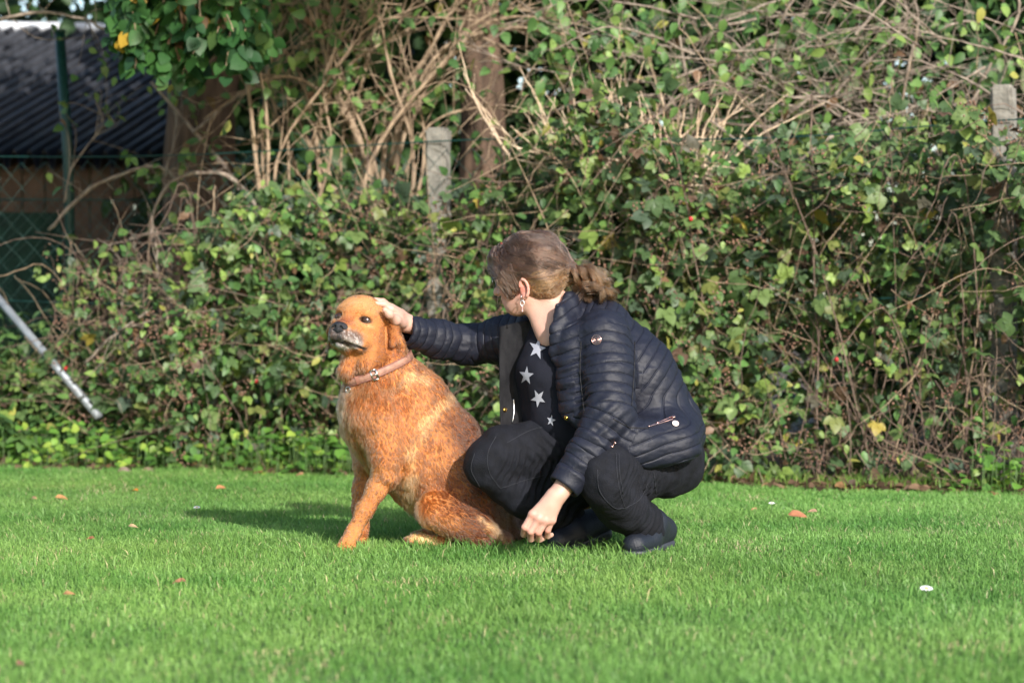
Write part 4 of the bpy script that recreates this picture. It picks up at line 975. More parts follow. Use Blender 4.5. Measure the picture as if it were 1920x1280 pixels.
for s in (-1, 1):
    nf.ell(Hd(.119, s * .0148, -.036), (.0155, .0118, .0125), HA, .008)
    nf.ell(Hd(.1365, s * .0105, -.0365), (.0080, .0054, .0056), HA, .004, True)
    nf.cone(Hd(.132, s * .014, -.038), Hd(.120, s * .027, -.044), .003, .0014, .004, None, True)
nf.cone(Hd(.139, 0, -.03), Hd(.134, 0, -.058), .0016, .0016, .004, None, True)
v, q = nf.mesh(.0019)
link('nose', mesh_np('dog_nose', v, q), dog, m_nose)
# ---- collar: a leather band laid round the neck on the coat
ca, cb = D_(660, 712, -.13), D_(762, 664, -.02)
caxis_x = nrm(cb - ca); side = V3(0, -1, 0); side = nrm(side - caxis_x * (side @ caxis_x) + V3(0, 0, -.16)); side = nrm(side - caxis_x * (side @ caxis_x))
cn = nrm(np.cross(caxis_x, side)); cn = cn if cn[2] > 0 else -cn
cc = (ca + cb) / 2
def ray_out(o, d):
    t = np.linspace(.02, .20, 181); p = o + t[:, None] * d
    val = F.eval(p); i = np.argmax(val > 0); return t[i]
ang = np.linspace(0, 2 * np.pi, 65)[:-1]
R = np.array([[ray_out(cc + cn * w, np.cos(a) * caxis_x + np.sin(a) * side) for w in (-.013, 0, .013)] for a in ang])
R = R.mean(1); R = np.array([np.mean(np.take(R, np.arange(i - 2, i + 3), mode='wrap')) for i in range(64)]) + .0030
def band(r_off, half, thick, a_idx=None, bulge=.0):
    prof = [(0, -half), (thick, -half * .94), (thick + bulge, 0), (thick, half * .94), (0, half)]
    idx = np.arange(64) if a_idx is None else a_idx
    V = []
    for i in idx:
        a = ang[i % 64]; d = np.cos(a) * caxis_x + np.sin(a) * side
        V += [cc + d * (R[i % 64] + r_off + o) + cn * w for o, w in prof]
    m = len(prof); n = len(idx); closed = a_idx is None
    q = [[i * m + j, ((i + 1) % n) * m + j, ((i + 1) % n) * m + j + 1, i * m + j + 1] for i in range(n if closed else n - 1) for j in range(m - 1)]
    return np.array(V), np.array(q)
v, q = band(0, .0115, .004)
lea = fbm(v, 60, 3)[:, None]
collar = link('collar', mesh_np('collar', v, q, True, V3(.30, .155, .110) * (.5 + 1.0 * lea)), dog, mat('collar_leather', attr=True, rough=.6, bump=.3, bscale=300, vary=.25, scale=90))
i_b = int(np.argmin([np.linalg.norm(cc + R[i] * (np.cos(ang[i]) * caxis_x + np.sin(ang[i]) * side) - D_(703, 694, -.2)) for i in range(64)]))
for off, nm in ((i_b + 5, 'strap_loop'),):
    idx = np.arange(off - 1, off + 1); v, q = band(.0035, .0132, .003, idx)
    link(nm, mesh_np(nm, v, q), collar, mat('collar_loop', (.30, .13, .09), .6))
for sg in (-1, 1):    # edge stitching piping
    pts = [cc + (R[i] + .0035) * (np.cos(ang[i]) * caxis_x + np.sin(ang[i]) * side) + cn * sg * .0105 for i in range(64)]
    v, q, t = tube_arrays(pts + pts[:1], .0016, 5, False); link('piping', mesh_np('piping', v, q), collar, mat('collar_edge', (.20, .085, .07), .6))
m_steel = mat('steel', (.55, .54, .52), .28, metal=1.0)
dI = np.cos(ang[i_b]) * caxis_x + np.sin(ang[i_b]) * side; tI = nrm(np.cross(cn, dI)); cI = cc + dI * (R[i_b] + .007)
bk = MB(); fr_ = [cI + tI * x * .009 + cn * z * .0155 for x, z in ((-1, -1), (-1, 1), (1, 1), (1, -1), (-1, -1))]
for a, b in zip(fr_[:-1], fr_[1:]): bk.tube([a, b], .0026, 6)
bk.tube([cI - tI * .010 , cI + tI * .012], .002, 6)
bk.build('buckle', m_steel, collar)
i_r = i_b + 8
dI = np.cos(ang[i_r]) * caxis_x + np.sin(ang[i_r]) * side; cI = cc + dI * (R[i_r] + .004) - cn * .014
tI = nrm(np.cross(cn, dI))
ring = [cI + tI * math.cos(a) * .012 + (-cn * .7 + dI * .3) * (math.sin(a) * .012 + .009) for a in np.linspace(0, 2 * np.pi, 21)]
v, q, t = tube_arrays(ring, .0022, 6, False); link('ring', mesh_np('ring', v, q), collar, m_steel)
# ------------------------------------------------------------------ the crouching person
person = empty('person', (.38, 7.9, 0))
tag(person, 'person in black quilted jacket and dark trousers squatting, hand resting on the dog', 'person')
def G(px, y, z): return np.array([(px - 960.0) * y / F_PX, y, z])     # foot points: picture column, distance, height
fwd = nrm(V3(-.87, -.5, 0)); lft = nrm(V3(.5, -.87, 0)); UPV = V3(0, 0, 1)
def frame(f, up=UPV):
    f = nrm(f); s = nrm(np.cross(f, up)); return np.stack([f, s, np.cross(s, f)])
# joints
SH_L, EL_L, WR_L = W(1132, 628, 7.80), W(1144, 776, 7.68), W(1060, 908, 7.61)
SH_R, EL_R, WR_R = W(1008, 622, 8.07), W(880, 646, 8.18), W(762, 606, 8.03)
HIP_R, KN_R, AN_R = W(1180, 838, 8.0), W(914, 862, 7.84), W(1082, 984, 7.98)
HIP_L, KN_L, AN_L = W(1250, 852, 7.95), W(1132, 884, 7.63), W(1218, 985, 7.88)
PEL, CHE, NEK = W(1222, 825, 7.95), W(1120, 680, 7.94), W(1058, 610, 7.93)
# head frame: looks left, a little away and down
kf = nrm(V3(-.93, .30, -.20)); ks = nrm(np.cross(kf, UPV)); ks = ks if ks[1] < 0 else -ks; ku = nrm(np.cross(ks, kf)); ku = ku if ku[2] > 0 else -ku
KA = np.stack([kf, ks, ku]); KC = W(990, 514, 7.93)
def K(f, s, u): return KC + kf * f + ks * s + ku * u
B = Field()
# skull and face
B.ell(K(-.012, 0, .022), (.097, .075, .088), KA, .03)
B.ell(K(.040, 0, -.040), (.056, .056, .072), KA, .03)
B.ell(K(.058, 0, -.088), (.028, .026, .022), KA, .03)          # chin
B.cone(K(.010, .048, -.072), K(.050, .020, -.092), .022, .020, .03)
B.cone(K(.010, -.048, -.072), K(.050, -.020, -.092), .022, .020, .03)
for s in (-1, 1):
    B.ell(K(.062, s * .034, -.030), (.026, .024, .024), KA, .02)      # cheek
    B.ell(K(.078, s * .030, .006), (.010, .016, .010), KA, .012, True)   # eye hollow
B.ell(K(.078, 0, .026), (.018, .045, .012), KA, .015)
B.cone(K(.088, 0, .004), K(.110, 0, -.034), .008, .012, .012)     # nose
for s in (-1, 1): B.ell(K(.096, s * .011, -.038), (.011, .008, .008), KA, .006)
B.cone(K(.087, -.018, -.062), K(.087, .018, -.062), .008, .008, .008)
B.cone(K(.085, -.016, -.074), K(.085, .016, -.074), .008, .008, .008)
B.cone(K(.100, -.022, -.068), K(.100, .022, -.068), .005, .005, .005, None, True)
# ears
for s in (-1, 1):
    ec = K(.000, s * .068, -.050)
    pts = [ec + kf * (.014 * math.cos(a) - .004) + ku * (.027 * math.sin(a) + .004) + ks * s * (.010 + .006 * (math.cos(a) < 0)) for a in np.linspace(.3, 5.2, 12)]
    B.chain(pts, [.0045] * 12, .004)
    B.ell(ec + ks * s * .004, (.014, .006, .024), KA, .006)
    B.ell(ec - ku * .024 + kf * .004 + ks * s * .006, (.008, .005, .009), KA, .006)
# neck
B.cone(K(-.030, 0, -.050), NEK, .054, .062, .03)
B.cone(K(.005, .020, -.085), W(1030, 640, 7.88), .022, .03, .03)
# trunk, arms, legs under the clothes
B.chain([NEK, CHE, W(1170, 750, 7.95), PEL], [.075, .105, .105, .12], .05, (lft, 1.2))
B.chain([NEK - V3(0, 0, .03), SH_L, EL_L, WR_L], [.03, .045, .04, .027], .03); B.chain([NEK, SH_R, EL_R, WR_R], [.05, .05, .04, .027], .03)
B.chain([HIP_R, KN_R, AN_R], [.085, .055, .032], .02); B.chain([HIP_L, KN_L, AN_L], [.085, .055, .032], .02)
B.cone(AN_R, G(1050, 7.93, .035), .03, .028, .02); B.cone(AN_L, G(1195, 7.78, .03), .03, .028, .02)
# near hand: back of the hand to the camera, fingers hanging and curled
hy = 7.60
B.chain([WR_L, W(1048, 924, hy), W(1034, 944, hy)], [.027, .0255, .028], .015)
for (kx, ky, kd), (p1, p2, p3), r in (
        ((998, 964, -.014), ((984, 988, -.012), (982, 1001, .018), (991, 999, .040)), .0105),
        ((1010, 972, -.018), ((995, 996, -.014), (995, 1010, .020), (1005, 1007, .045)), .0108),
        ((1023, 976, -.014), ((1010, 998, -.008), (1011, 1011, .026), (1020, 1008, .048)), .0102),
        ((1035, 975, -.004), ((1027, 994, .004), (1027, 1005, .030), (1034, 1002, .046)), .0090)):
    kn = W(kx, ky, hy + kd)
    B.cone(W(lerp(1046, kx, .25), 930, hy + kd * .4), kn, .017, .0125, .014)
    B.ell(kn + V3(0, -.003, .002), (.011, .011, .011), None, .006)
    a, b, c = W(p1[0], p1[1], hy + p1[2]), W(p2[0], p2[1], hy + p2[2]), W(p3[0], p3[1], hy + p3[2])
    B.cone(kn, a, r * 1.02, r, .005); B.cone(a, b, r, r * .93, .0035); B.cone(b, c, r * .93, r * .8, .003)
B.chain([W(1030, 940, hy + .012), W(1005, 962, hy + .030), W(990, 982, hy + .042), W(990, 996, hy + .048)], [.018, .014, .012, .010], .008)   # thumb behind
# far hand lying on the dog's head
B.chain([WR_R, W(748, 594, 8.00), W(734, 583, 7.97)], [.026, .023, .019], .015, (V3(.2, 1, .1), 1.35))
for i, (dy, tip, r) in enumerate(((-.042, (706, 569), .0095), (-.016, (701, 563.5), .0102), (.010, (703, 562), .0100), (.034, (712, 564), .0088))):
    k0 = W(733, 577 + (3 if i in (0, 3) else 0), 7.975 + dy); t = W(tip[0], tip[1], 7.955 + dy * .9)
    mid = (k0 + t) / 2 + V3(.0, 0, .007)
    B.cone(W(746, 591, 7.99 + dy * .6), k0, .017, .0125, .012); B.chain([k0, mid, t], [r * 1.1, r, r * .82], .005)
B.chain([W(753, 606, 7.985), W(742, 600, 7.925), W(730, 589, 7.885), W(722, 581, 7.875)], [.016, .014, .0115, .0095], .012)
bv, bq = B.mesh(.0030)
# skin tones: pinker ears, knuckles, cheeks, fingertips
bc = np.tile(V3(.50, .30, .235), (len(bv), 1)); nzb = fbm(bv, 40, 3)
def skin(c, r, col, amt):
    global bc
    w = (np.exp(-((bv - c) ** 2).sum(1) / (r * r)) * amt)[:, None]; bc = bc * (1 - w) + V3(*col) * w
for px, py, dd in ((998, 965, -.02), (1010, 973, -.02), (1023, 977, -.015), (1035, 976, -.01)): skin(W(px, py, hy + dd), .014, (.48, .19, .15), .6)
for px, py in ((984, 992), (994, 1001), (1010, 1003), (1027, 998)): skin(W(px, py, hy - .01), .014, (.46, .165, .125), .75)
skin(K(0, .075, -.046), .03, (.50, .15, .11), .8); skin(K(.06, .045, -.035), .035, (.47, .19, .145), .6)
bc = bc * (.88 + .24 * nzb)[:, None]
link('body', mesh_np('person_body', bv, bq, True, bc), person, mat('skin', attr=True, rough=.48, spec=.4, sss=.15, bump=.12, bscale=260))
# fingernails
nl = Field(); nl.ell((0, 0, 0), (.0045, .0018, .006))

# ---- trousers
T = Field()
T.ell(W(1242, 858, 7.96), (.115, .17, .105), None, .05)
T.cone(W(1200, 815, 7.95), W(1150, 790, 7.93), .14, .12, .05, (lft, 1.15))
T.chain([W(1190, 835, 8.0), W(1045, 832, 7.93), W(940, 852, 7.86), W(914, 868, 7.845)], [.125, .098, .082, .074], .03)
T.chain([W(922, 884, 7.85), W(985, 935, 7.90), W(1045, 962, 7.95), AN_R], [.066, .068, .056, .047], .012)
T.chain([W(1250, 862, 7.95), W(1195, 884, 7.80), W(1142, 886, 7.65), W(1134, 894, 7.62)], [.118, .088, .079, .075], .03)
T.chain([W(1136, 912, 7.63), W(1162, 948, 7.72), W(1195, 972, 7.82), W(1212, 990, 7.87)], [.075, .074, .062, .052], .012)
T.cone(W(1205, 972, 7.85), W(1216, 997, 7.88), .060, .054, .01)
T.cone(W(1000, 885, 7.90), W(1090, 905, 7.95), .062, .075, .03)
tv, tq = T.mesh(.0045)
tn = normals_of(tv, tq)
def seg_t(p, a, b):
    ba = b - a; return np.clip((p - a) @ ba / (ba @ ba), 0, 1)
def seg_d(p, a, b):
    t = seg_t(p, a, b)[:, None]; return np.linalg.norm(p - a - t * (b - a), axis=1)
# creases: stretched folds at knee bend, fine cloth wrinkles
fold = 0
for (c0, c1, wav, r, amp) in ((W(965, 885, 7.78), W(1040, 905, 7.84), .022, .06, .006), (W(1165, 900, 7.62), W(1200, 930, 7.70), .020, .055, .006),
                              (W(1190, 968, 7.75), W(1215, 985, 7.80), .030, .05, .006), (W(1070, 965, 7.92), W(1095, 985, 7.93), .028, .05, .006),
                              (W(1040, 830, 7.84), W(1080, 800, 7.84), .028, .08, .004), (W(1240, 880, 7.83), W(1200, 900, 7.75), .024, .06, .005)):
    d = nrm(c1 - c0); u = (tv - c0) @ d + .05 * (fbm(tv, 11, 3) - .5)
    fold = fold + amp * np.sin(u / wav * 2 * np.pi + 4 * fbm(tv, 9, 2)) * np.exp(-(seg_d(tv, c0, c1) / r) ** 2)
tv = tv + tn * (fold + (fbm(tv, 15, 3, 5) - .5) * .022)[:, None]
m_den = mat('trouser_cloth', (.0062, .0070, .0110), .85, vary=.45, scale=26, bump=.35, bscale=240, spec=.25)
trousers = link('trousers', mesh_np('trousers', tv, tq), person, m_den)
from mathutils.bvhtree import BVHTree
def bvh_of(v, q): return BVHTree.FromPolygons([tuple(x) for x in v], [tuple(int(i) for i in f) for f in q])
t_bvh = bvh_of(tv, tq)
CAMP = Vector((0, 0, CAM_H))
def on_cloth(bvh, pxs, lift=.0015):
    """points where the cloth faces the picture columns/rows given, lifted a little off it"""
    out = []
    for x, y in pxs:
        d = Vector(W(x, y, 8.0)) - CAMP; h = bvh.ray_cast(CAMP, d.normalized())
        if h[0] is not None: out.append(np.array(h[0] + h[1] * lift))
    return np.array(out)
m_seam = mat('seam_thread', (.018, .020, .028), .8)
def seam(bvh, ctl, parent, n=36, r=.0010, m=None):
    p = on_cloth(bvh, spline(np.array(ctl, float), n))
    if len(p) < 4: return
    v, q, t = tube_arrays(p, r, 5); link('seam', mesh_np('seam', v, [q, t]), parent, m or m_seam)
seam(t_bvh, [(930, 818), (915, 850), (918, 885), (938, 915)], trousers)
seam(t_bvh, [(890, 850), (884, 880), (900, 912)], trousers)
seam(t_bvh, [(950, 830), (1000, 805), (1060, 797)], trousers)
seam(t_bvh, [(938, 915), (985, 900), (1020, 890)], trousers)
seam(t_bvh, [(1155, 850), (1157, 890), (1163, 925), (1172, 952)], trousers)
seam(t_bvh, [(1160, 850), (1162, 890), (1168, 925)], trousers)
seam(t_bvh, [(1172, 952), (1200, 935), (1215, 905)], trousers)
seam(t_bvh, [(1120, 880), (1125, 920), (1150, 950), (1172, 952)], trousers)
seam(t_bvh, [(1225, 885), (1228, 905), (1230, 925)], trousers)

# ---- shirt with white stars
S = Field()
S.chain([W(1046, 645, 7.95), W(1038, 700, 7.94), W(1062, 780, 7.94), W(1120, 820, 7.95)], [.085, .105, .115, .12], .05, (lft, 1.12))
S.cone(W(1040, 630, 7.99), W(1005, 625, 8.04), .075, .07, .04)
sv, sq_ = S.mesh(.0055)
sv = sv + normals_of(sv, sq_) * ((fbm(sv, 14, 3, 2) - .5) * .016)[:, None]
shirt = link('shirt', mesh_np('shirt', sv, sq_), person, mat('shirt_knit', (.010, .011, .018), .9, bump=.2, bscale=600, spec=.2))
s_bvh = bvh_of(sv, sq_)
m_star = mat('star_print', (.33, .34, .39), .9, spec=.1)
for cx, cy, r, rot in ((1008, 654, 21, .25), (988, 704, 18, .1), (1010, 746, 18, .75), (1034, 788, 11, .2)):
    ring = []
    for k in range(10):
        a = rot - math.pi / 2 + k * math.pi / 5; rr = r if k % 2 == 0 else r * .40
        ring.append((cx + rr * math.cos(a) * .78, cy + rr * math.sin(a)))
    gp = [(cx, cy)] + [((a[0] + cx) / 2, (a[1] + cy) / 2) for a in ring] + ring
    p = on_cloth(s_bvh, gp, .0025)
    if len(p) < 21: continue
    q = [[1 + i, 11 + i, 11 + (i + 1) % 10, 1 + (i + 1) % 10] for i in range(10)]; t = [[0, 1 + i, 1 + (i + 1) % 10] for i in range(10)]
    link('star', mesh_np('star', p, [np.array(q), np.array(t)], True), shirt, m_star)

# ---- jacket
J = Field()
J.chain([W(1224, 800, 7.94), W(1172, 705, 7.94), W(1120, 632, 7.94)], [.143, .140, .112], .05, (lft, 1.22))
J.ell(W(1232, 822, 7.90), (.135, .18, .10), None, .05)
J.cone(W(1078, 640, 7.82), W(1090, 760, 7.78), .066, .070, .04)
J.cone(W(1184, 838, 7.705), W(1262, 836, 7.76), .070, .085, .05)
J.cone(W(1112, 790, 7.75), W(1184, 830, 7.705), .062, .072, .05)
J.cone(W(1120, 620, 7.95), W(1030, 620, 8.06), .09, .085, .05)
# front opening: cut the space in front of the shirt
J.cone(W(1000, 640, 7.90), W(1000, 830, 7.86), .085, .10, .02, None, True)
def plane_cut(a, b, y0=7.66):
    a, b = W(*a, y0), W(*b, y0); t = nrm(b - a); n = nrm(np.cross(V3(0, 1, 0), t)); n = n if n[2] < 0 else -n
    n = nrm(n + V3(0, .05, 0))
    return lambda p: -((p - a) @ n)
lo_, hi_ = V3(-1, 7, 0), V3(1.2, 8.6, 1.2)
J.func(plane_cut((1080, 806), (1218, 888)), lo_, hi_, .018, True)
J.func(plane_cut((1218, 888), (1318, 862)), lo_, hi_, .018, True)
# collar
J.chain([W(1040, 668, 7.80), W(1043, 630, 7.795), W(1054, 596, 7.81), W(1072, 575, 7.86), W(1086, 568, 7.93), W(1078, 572, 8.0), W(1055, 590, 8.04)], [.014, .016, .018, .020, .021, .020, .016], .012, (nrm(V3(-.35, 0, 1)), 2.1))
# sleeves
ARM_L = [SH_L, W(1142, 702, 7.74), EL_L, W(1103, 850, 7.64), WR_L]; AR_L = [.083, .079, .074, .062, .051]
ARM_R = [SH_R, W(944, 638, 8.13), EL_R, W(822, 636, 8.115), W(765, 620, 8.035)]; AR_R = [.086, .072, .062, .056, .050]
J.chain(ARM_L, AR_L, .022); J.chain(ARM_R, AR_R, .03)
for arm in (ARM_L, ARM_R):      # open cuffs
    d = nrm(arm[-1] - arm[-2]); e = arm[-1] + d * .012
    J.func((lambda e, d: (lambda p: -((p - e) @ d)))(e, d), e - .12, e + .12, .006, True)
    J.cone(arm[-1] + d * -.03, arm[-1] + d * .06, .040, .040, .004, None, True)
jv, jq = J.mesh(.0038)
jn = normals_of(jv, jq)
def arc(p, pts):
    best = np.full(len(p), 9.0); s = np.zeros(len(p)); acc = 0
    for a, b in zip(pts[:-1], pts[1:]):
        t = seg_t(p, a, b); d = np.linalg.norm(p - a - t[:, None] * (b - a), axis=1); L = np.linalg.norm(b - a)
        m = d < best; best[m] = d[m]; s[m] = acc + t[m] * L; acc += L
    return best, s
dL, sL = arc(jv, ARM_L); dR, sR = arc(jv, ARM_R)
px = 960 + jv[:, 0] * F_PX / jv[:, 1]; py = HORIZON - (jv[:, 2] - CAM_H) * F_PX / jv[:, 1]
isL = (dL < .105) & ~((dL > .088) & (sL < .12)) & (jv[:, 1] < 7.86); isR = (dR < .10) & (px < 985)
def puff(s, L): return np.abs(np.sin(np.pi * s / L)) ** .38
wob = (fbm(jv, 10, 2, 1) - .5)
q_arm = puff(np.where(isL, sL, sR) + wob * .020, .032)
# body: slanting channels across the back, gentler ones along the hem
ang_ = lerp(.90, .25, smoothstep(735, 800, py)); ang_ = lerp(ang_, .45, smoothstep(1110, 1080, px))
c0 = W(1200, 780, 7.9)
sx = -(jv[:, 0] - c0[0]) * np.sin(ang_) + (jv[:, 2] - c0[2]) * np.cos(ang_) - (jv[:, 1] - c0[1]) * .12
q_body = puff(sx + wob * .014, .033)
q = np.where(isL | isR, q_arm, q_body)
cuff = np.where(isL, sL > np.sum([np.linalg.norm(b - a) for a, b in zip(ARM_L[:-1], ARM_L[1:])]) - .028, np.where(isR, sR > 9, False))
q = np.where(cuff, .8, q)
lining = (px < 1062) & (py > 600) & (jn[:, 0] < -.2) & ~isL & ~isR
disp = (q - .75) * .0044 + (fbm(jv * V3(1, 1, 2.2), 17, 3, 4) - .5) * .011 * np.where(cuff, .4, 1)
for c0_, c1_, wav, r, amp in ((W(1120, 765, 7.6), W(1150, 800, 7.6), .034, .06, .003), (W(1090, 860, 7.58), W(1120, 815, 7.6), .040, .06, .003), (W(1090, 690, 7.75), W(1100, 760, 7.7), .026, .05, .005)):
    d = nrm(c1_ - c0_); disp = disp + amp * np.sin(((jv - c0_) @ d) / wav * 6.283 + 5 * fbm(jv, 12, 2)) * np.exp(-(seg_d(jv, c0_, c1_) / r) ** 2)
jv = jv + jn * disp[:, None]
m_jack = mat('jacket_nylon', (.0072, .0090, .0190), .60, vary=.15, scale=40, spec=.38)
qs = np.where(isL | isR, (np.where(isL, sL, sR) + wob * .020) / .032, (sx + wob * .014) / .033); qs = np.where(cuff, .5, qs)
def quilted(m, depth=.5):      # stitched channels: a groove in the surface relief along every whole number of the attribute
    nt = m.node_tree; n = nt.nodes; l = nt.links
    a = n.new('ShaderNodeAttribute'); a.attribute_name = 'quilt'
    fr = n.new('ShaderNodeMath'); fr.operation = 'PINGPONG'; fr.inputs[1].default_value = .5; l.new(a.outputs['Fac'], fr.inputs[0])
    mr = n.new('ShaderNodeMapRange'); mr.interpolation_type = 'SMOOTHERSTEP'; mr.inputs['From Min'].default_value = 0; mr.inputs['From Max'].default_value = .11; l.new(fr.outputs[0], mr.inputs['Value'])
    tc = n.new('ShaderNodeTexCoord'); nz = n.new('ShaderNodeTexNoise'); nz.inputs['Scale'].default_value = 75; nz.inputs['Detail'].default_value = 5; nz.inputs['Distortion'].default_value = .8
    l.new(tc.outputs['Object'], nz.inputs['Vector'])
    ad = n.new('ShaderNodeMath'); ad.operation = 'MULTIPLY_ADD'; ad.inputs[1].default_value = .55; l.new(nz.outputs['Fac'], ad.inputs[0]); l.new(mr.outputs['Result'], ad.inputs[2])
    bp = n.new('ShaderNodeBump'); bp.inputs['Strength'].default_value = depth; bp.inputs['Distance'].default_value = .006
    l.new(ad.outputs[0], bp.inputs['Height']); l.new(bp.outputs['Normal'], n['Principled BSDF'].inputs['Normal'])
quilted(m_jack)
jacket = link('jacket', mesh_np('jacket', jv, jq, attrs={'quilt': qs}), person, m_jack)
j_bvh = bvh_of(jv, jq)
# far front panel hanging open: lining side towards us
ctl = [[W(1012, 596, 7.93), W(975, 603, 7.95), W(936, 612, 7.96)],
       [W(1004, 660, 7.945), W(968, 668, 7.955), W(935, 676, 7.95)],
       [W(992, 735, 7.96), W(962, 742, 7.955), W(937, 748, 7.94)],
       [W(996, 792, 7.97), W(966, 800, 7.955), W(939, 806, 7.935)]]
ctl = np.array(ctl); nu, nv_ = 40, 22
rows = np.stack([spline(ctl[:, j], nu) for j in range(3)], 1)
grid = np.stack([spline(rows[i], nv_) for i in range(nu)], 0)
pw = grid.reshape(-1, 3); pw = pw + V3(.2, -1, 0) * ((fbm(pw * V3(2.2, 1, .8), 16, 3, 3) - .5) * .034)[:, None]
back = pw + V3(.004, .014, 0)
gi = np.arange(nu * nv_).reshape(nu, nv_); n1 = nu * nv_
qf = np.stack([gi[:-1, :-1], gi[:-1, 1:], gi[1:, 1:], gi[1:, :-1]], -1).reshape(-1, 4); qb = qf[:, ::-1] + n1
edge = np.concatenate([gi[0, :], gi[1:, -1], gi[-1, -2::-1], gi[-2:0:-1, 0]]); e2 = np.roll(edge, -1)
qe = np.stack([edge, edge + n1, e2 + n1, e2], 1)
back = back + normals_of(back, qf) * 0
panel = link('front_panel', mesh_np('front_panel', np.concatenate([pw, back]), np.concatenate([qf, qb, qe])), jacket, mat('jacket_lining', (.011, .011, .013), .7, bump=.12, bscale=60, spec=.12))
p_bvh = bvh_of(pw, qf)
m_brass = mat('brass_snap', (.75, .45, .12), .25, metal=1.0); m_pink = mat('rose_gold', (.85, .52, .46), .25, metal=1.0); m_silver = mat('zip_silver', (.75, .74, .76), .3, metal=1.0)
def disc(center, n, r, h, parent, name, m, rings=((1, 0), (1, .6), (.8, 1), (.45, .8), (0, .8))):
    n = nrm(n); A = frame(n, UPV if abs(n[2]) < .9 else V3(1, 0, 0)); V = []
    for rr, hh in rings:
        V += [center + n * hh * h + (A[1] * math.cos(a) + A[2] * math.sin(a)) * r * rr for a in np.arange(16) / 16 * 6.2832]
    k = len(rings); q = [[i * 16 + j, i * 16 + (j + 1) % 16, (i + 1) * 16 + (j + 1) % 16, (i + 1) * 16 + j] for i in range(k - 1) for j in range(16)]
    return link(name, mesh_np(name, np.array(V), np.array(q)), parent, m)
def hit(bvh, x, y):
    d = (Vector(W(x, y, 8.0)) - CAMP).normalized(); h = bvh.ray_cast(CAMP, d); return (np.array(h[0]), np.array(h[1])) if h[0] is not None else (W(x, y, 7.9), V3(0, -1, 0))
def facing(n): return n if n[1] < 0 else -n
for bv_, x, y, pa in ((p_bvh, 946, 768, panel), (j_bvh, 1062, 783, jacket)):
    c, n = hit(bv_, x, y); disc(c, facing(n), .0075, .005, pa, 'snap_button', m_brass)
def line_on(bvh, ctl, parent, name, m, r=.002, n=24, lift=.002):
    p = [];
    for x, y in spline(np.array(ctl, float), n):
        c, nn = hit(bvh, x, y); p.append(c + facing(nn) * lift)
    v, q, t = tube_arrays(np.array(p), r, 5); return link(name, mesh_np(name, v, [q, t]), parent, m)
line_on(p_bvh, [(963, 748), (964, 770), (961, 792)], panel, 'zip', m_silver, .0022)
line_on(j_bvh, [(1044, 783), (1056, 798), (1074, 812)], jacket, 'zip', m_silver, .0024)
pocket = line_on(j_bvh, [(1216, 800), (1240, 793), (1262, 786)], jacket, 'pocket_zip', m_pink, .0022)
line_on(j_bvh, [(1216, 800), (1240, 790), (1261, 781)], jacket, 'pocket_zip', m_pink, .0022)
c, n = hit(j_bvh, 1266, 795); disc(c + facing(n) * .003, facing(n), .0105, .004, pocket, 'zip_pull', mat('zip_pull_white', (.85, .72, .70), .3))
c, n = hit(j_bvh, 1263, 783); disc(c + facing(n) * .002, facing(n), .006, .005, pocket, 'zip_slider', m_pink)
line_on(j_bvh, [(1146, 838), (1154, 828)], jacket, 'zip_pull', m_pink, .0035, 6)
for sg in ([(1090, 640), (1088, 690), (1092, 740), (1096, 770)], [(1190, 640), (1188, 700), (1184, 760)], [(1150, 785), (1180, 800), (1216, 803)]):
    seam(j_bvh, sg, jacket, 30, .0016, mat('jacket_seam', (.006, .006, .009), .7))
# round spiral badge on the upper arm
c, n = hit(j_bvh, 1119, 637); n = facing(n)
badge = disc(c - n * .002, n, .0165, .006, jacket, 'badge', mat('badge_dark', (.02, .02, .028), .5), ((1, 0), (1, .8), (.93, 1), (0, 1)))
A = frame(n); sp = [c + n * .005 + (A[1] * math.cos(a) + A[2] * math.sin(a)) * (.0015 + .0095 * a / 18.8) for a in np.linspace(0, 18.8, 90)]
v, q, t = tube_arrays(sp, .00085, 5); link('spiral', mesh_np('spiral', v, [q, t]), badge, m_pink)
rg = [c + n * .004 + (A[1] * math.cos(a) + A[2] * math.sin(a)) * .0145 for a in np.linspace(0, 6.2832, 40)]
v, q, t = tube_arrays(rg, .0011, 5); link('rim', mesh_np('rim', v, [q, t]), badge, m_pink)

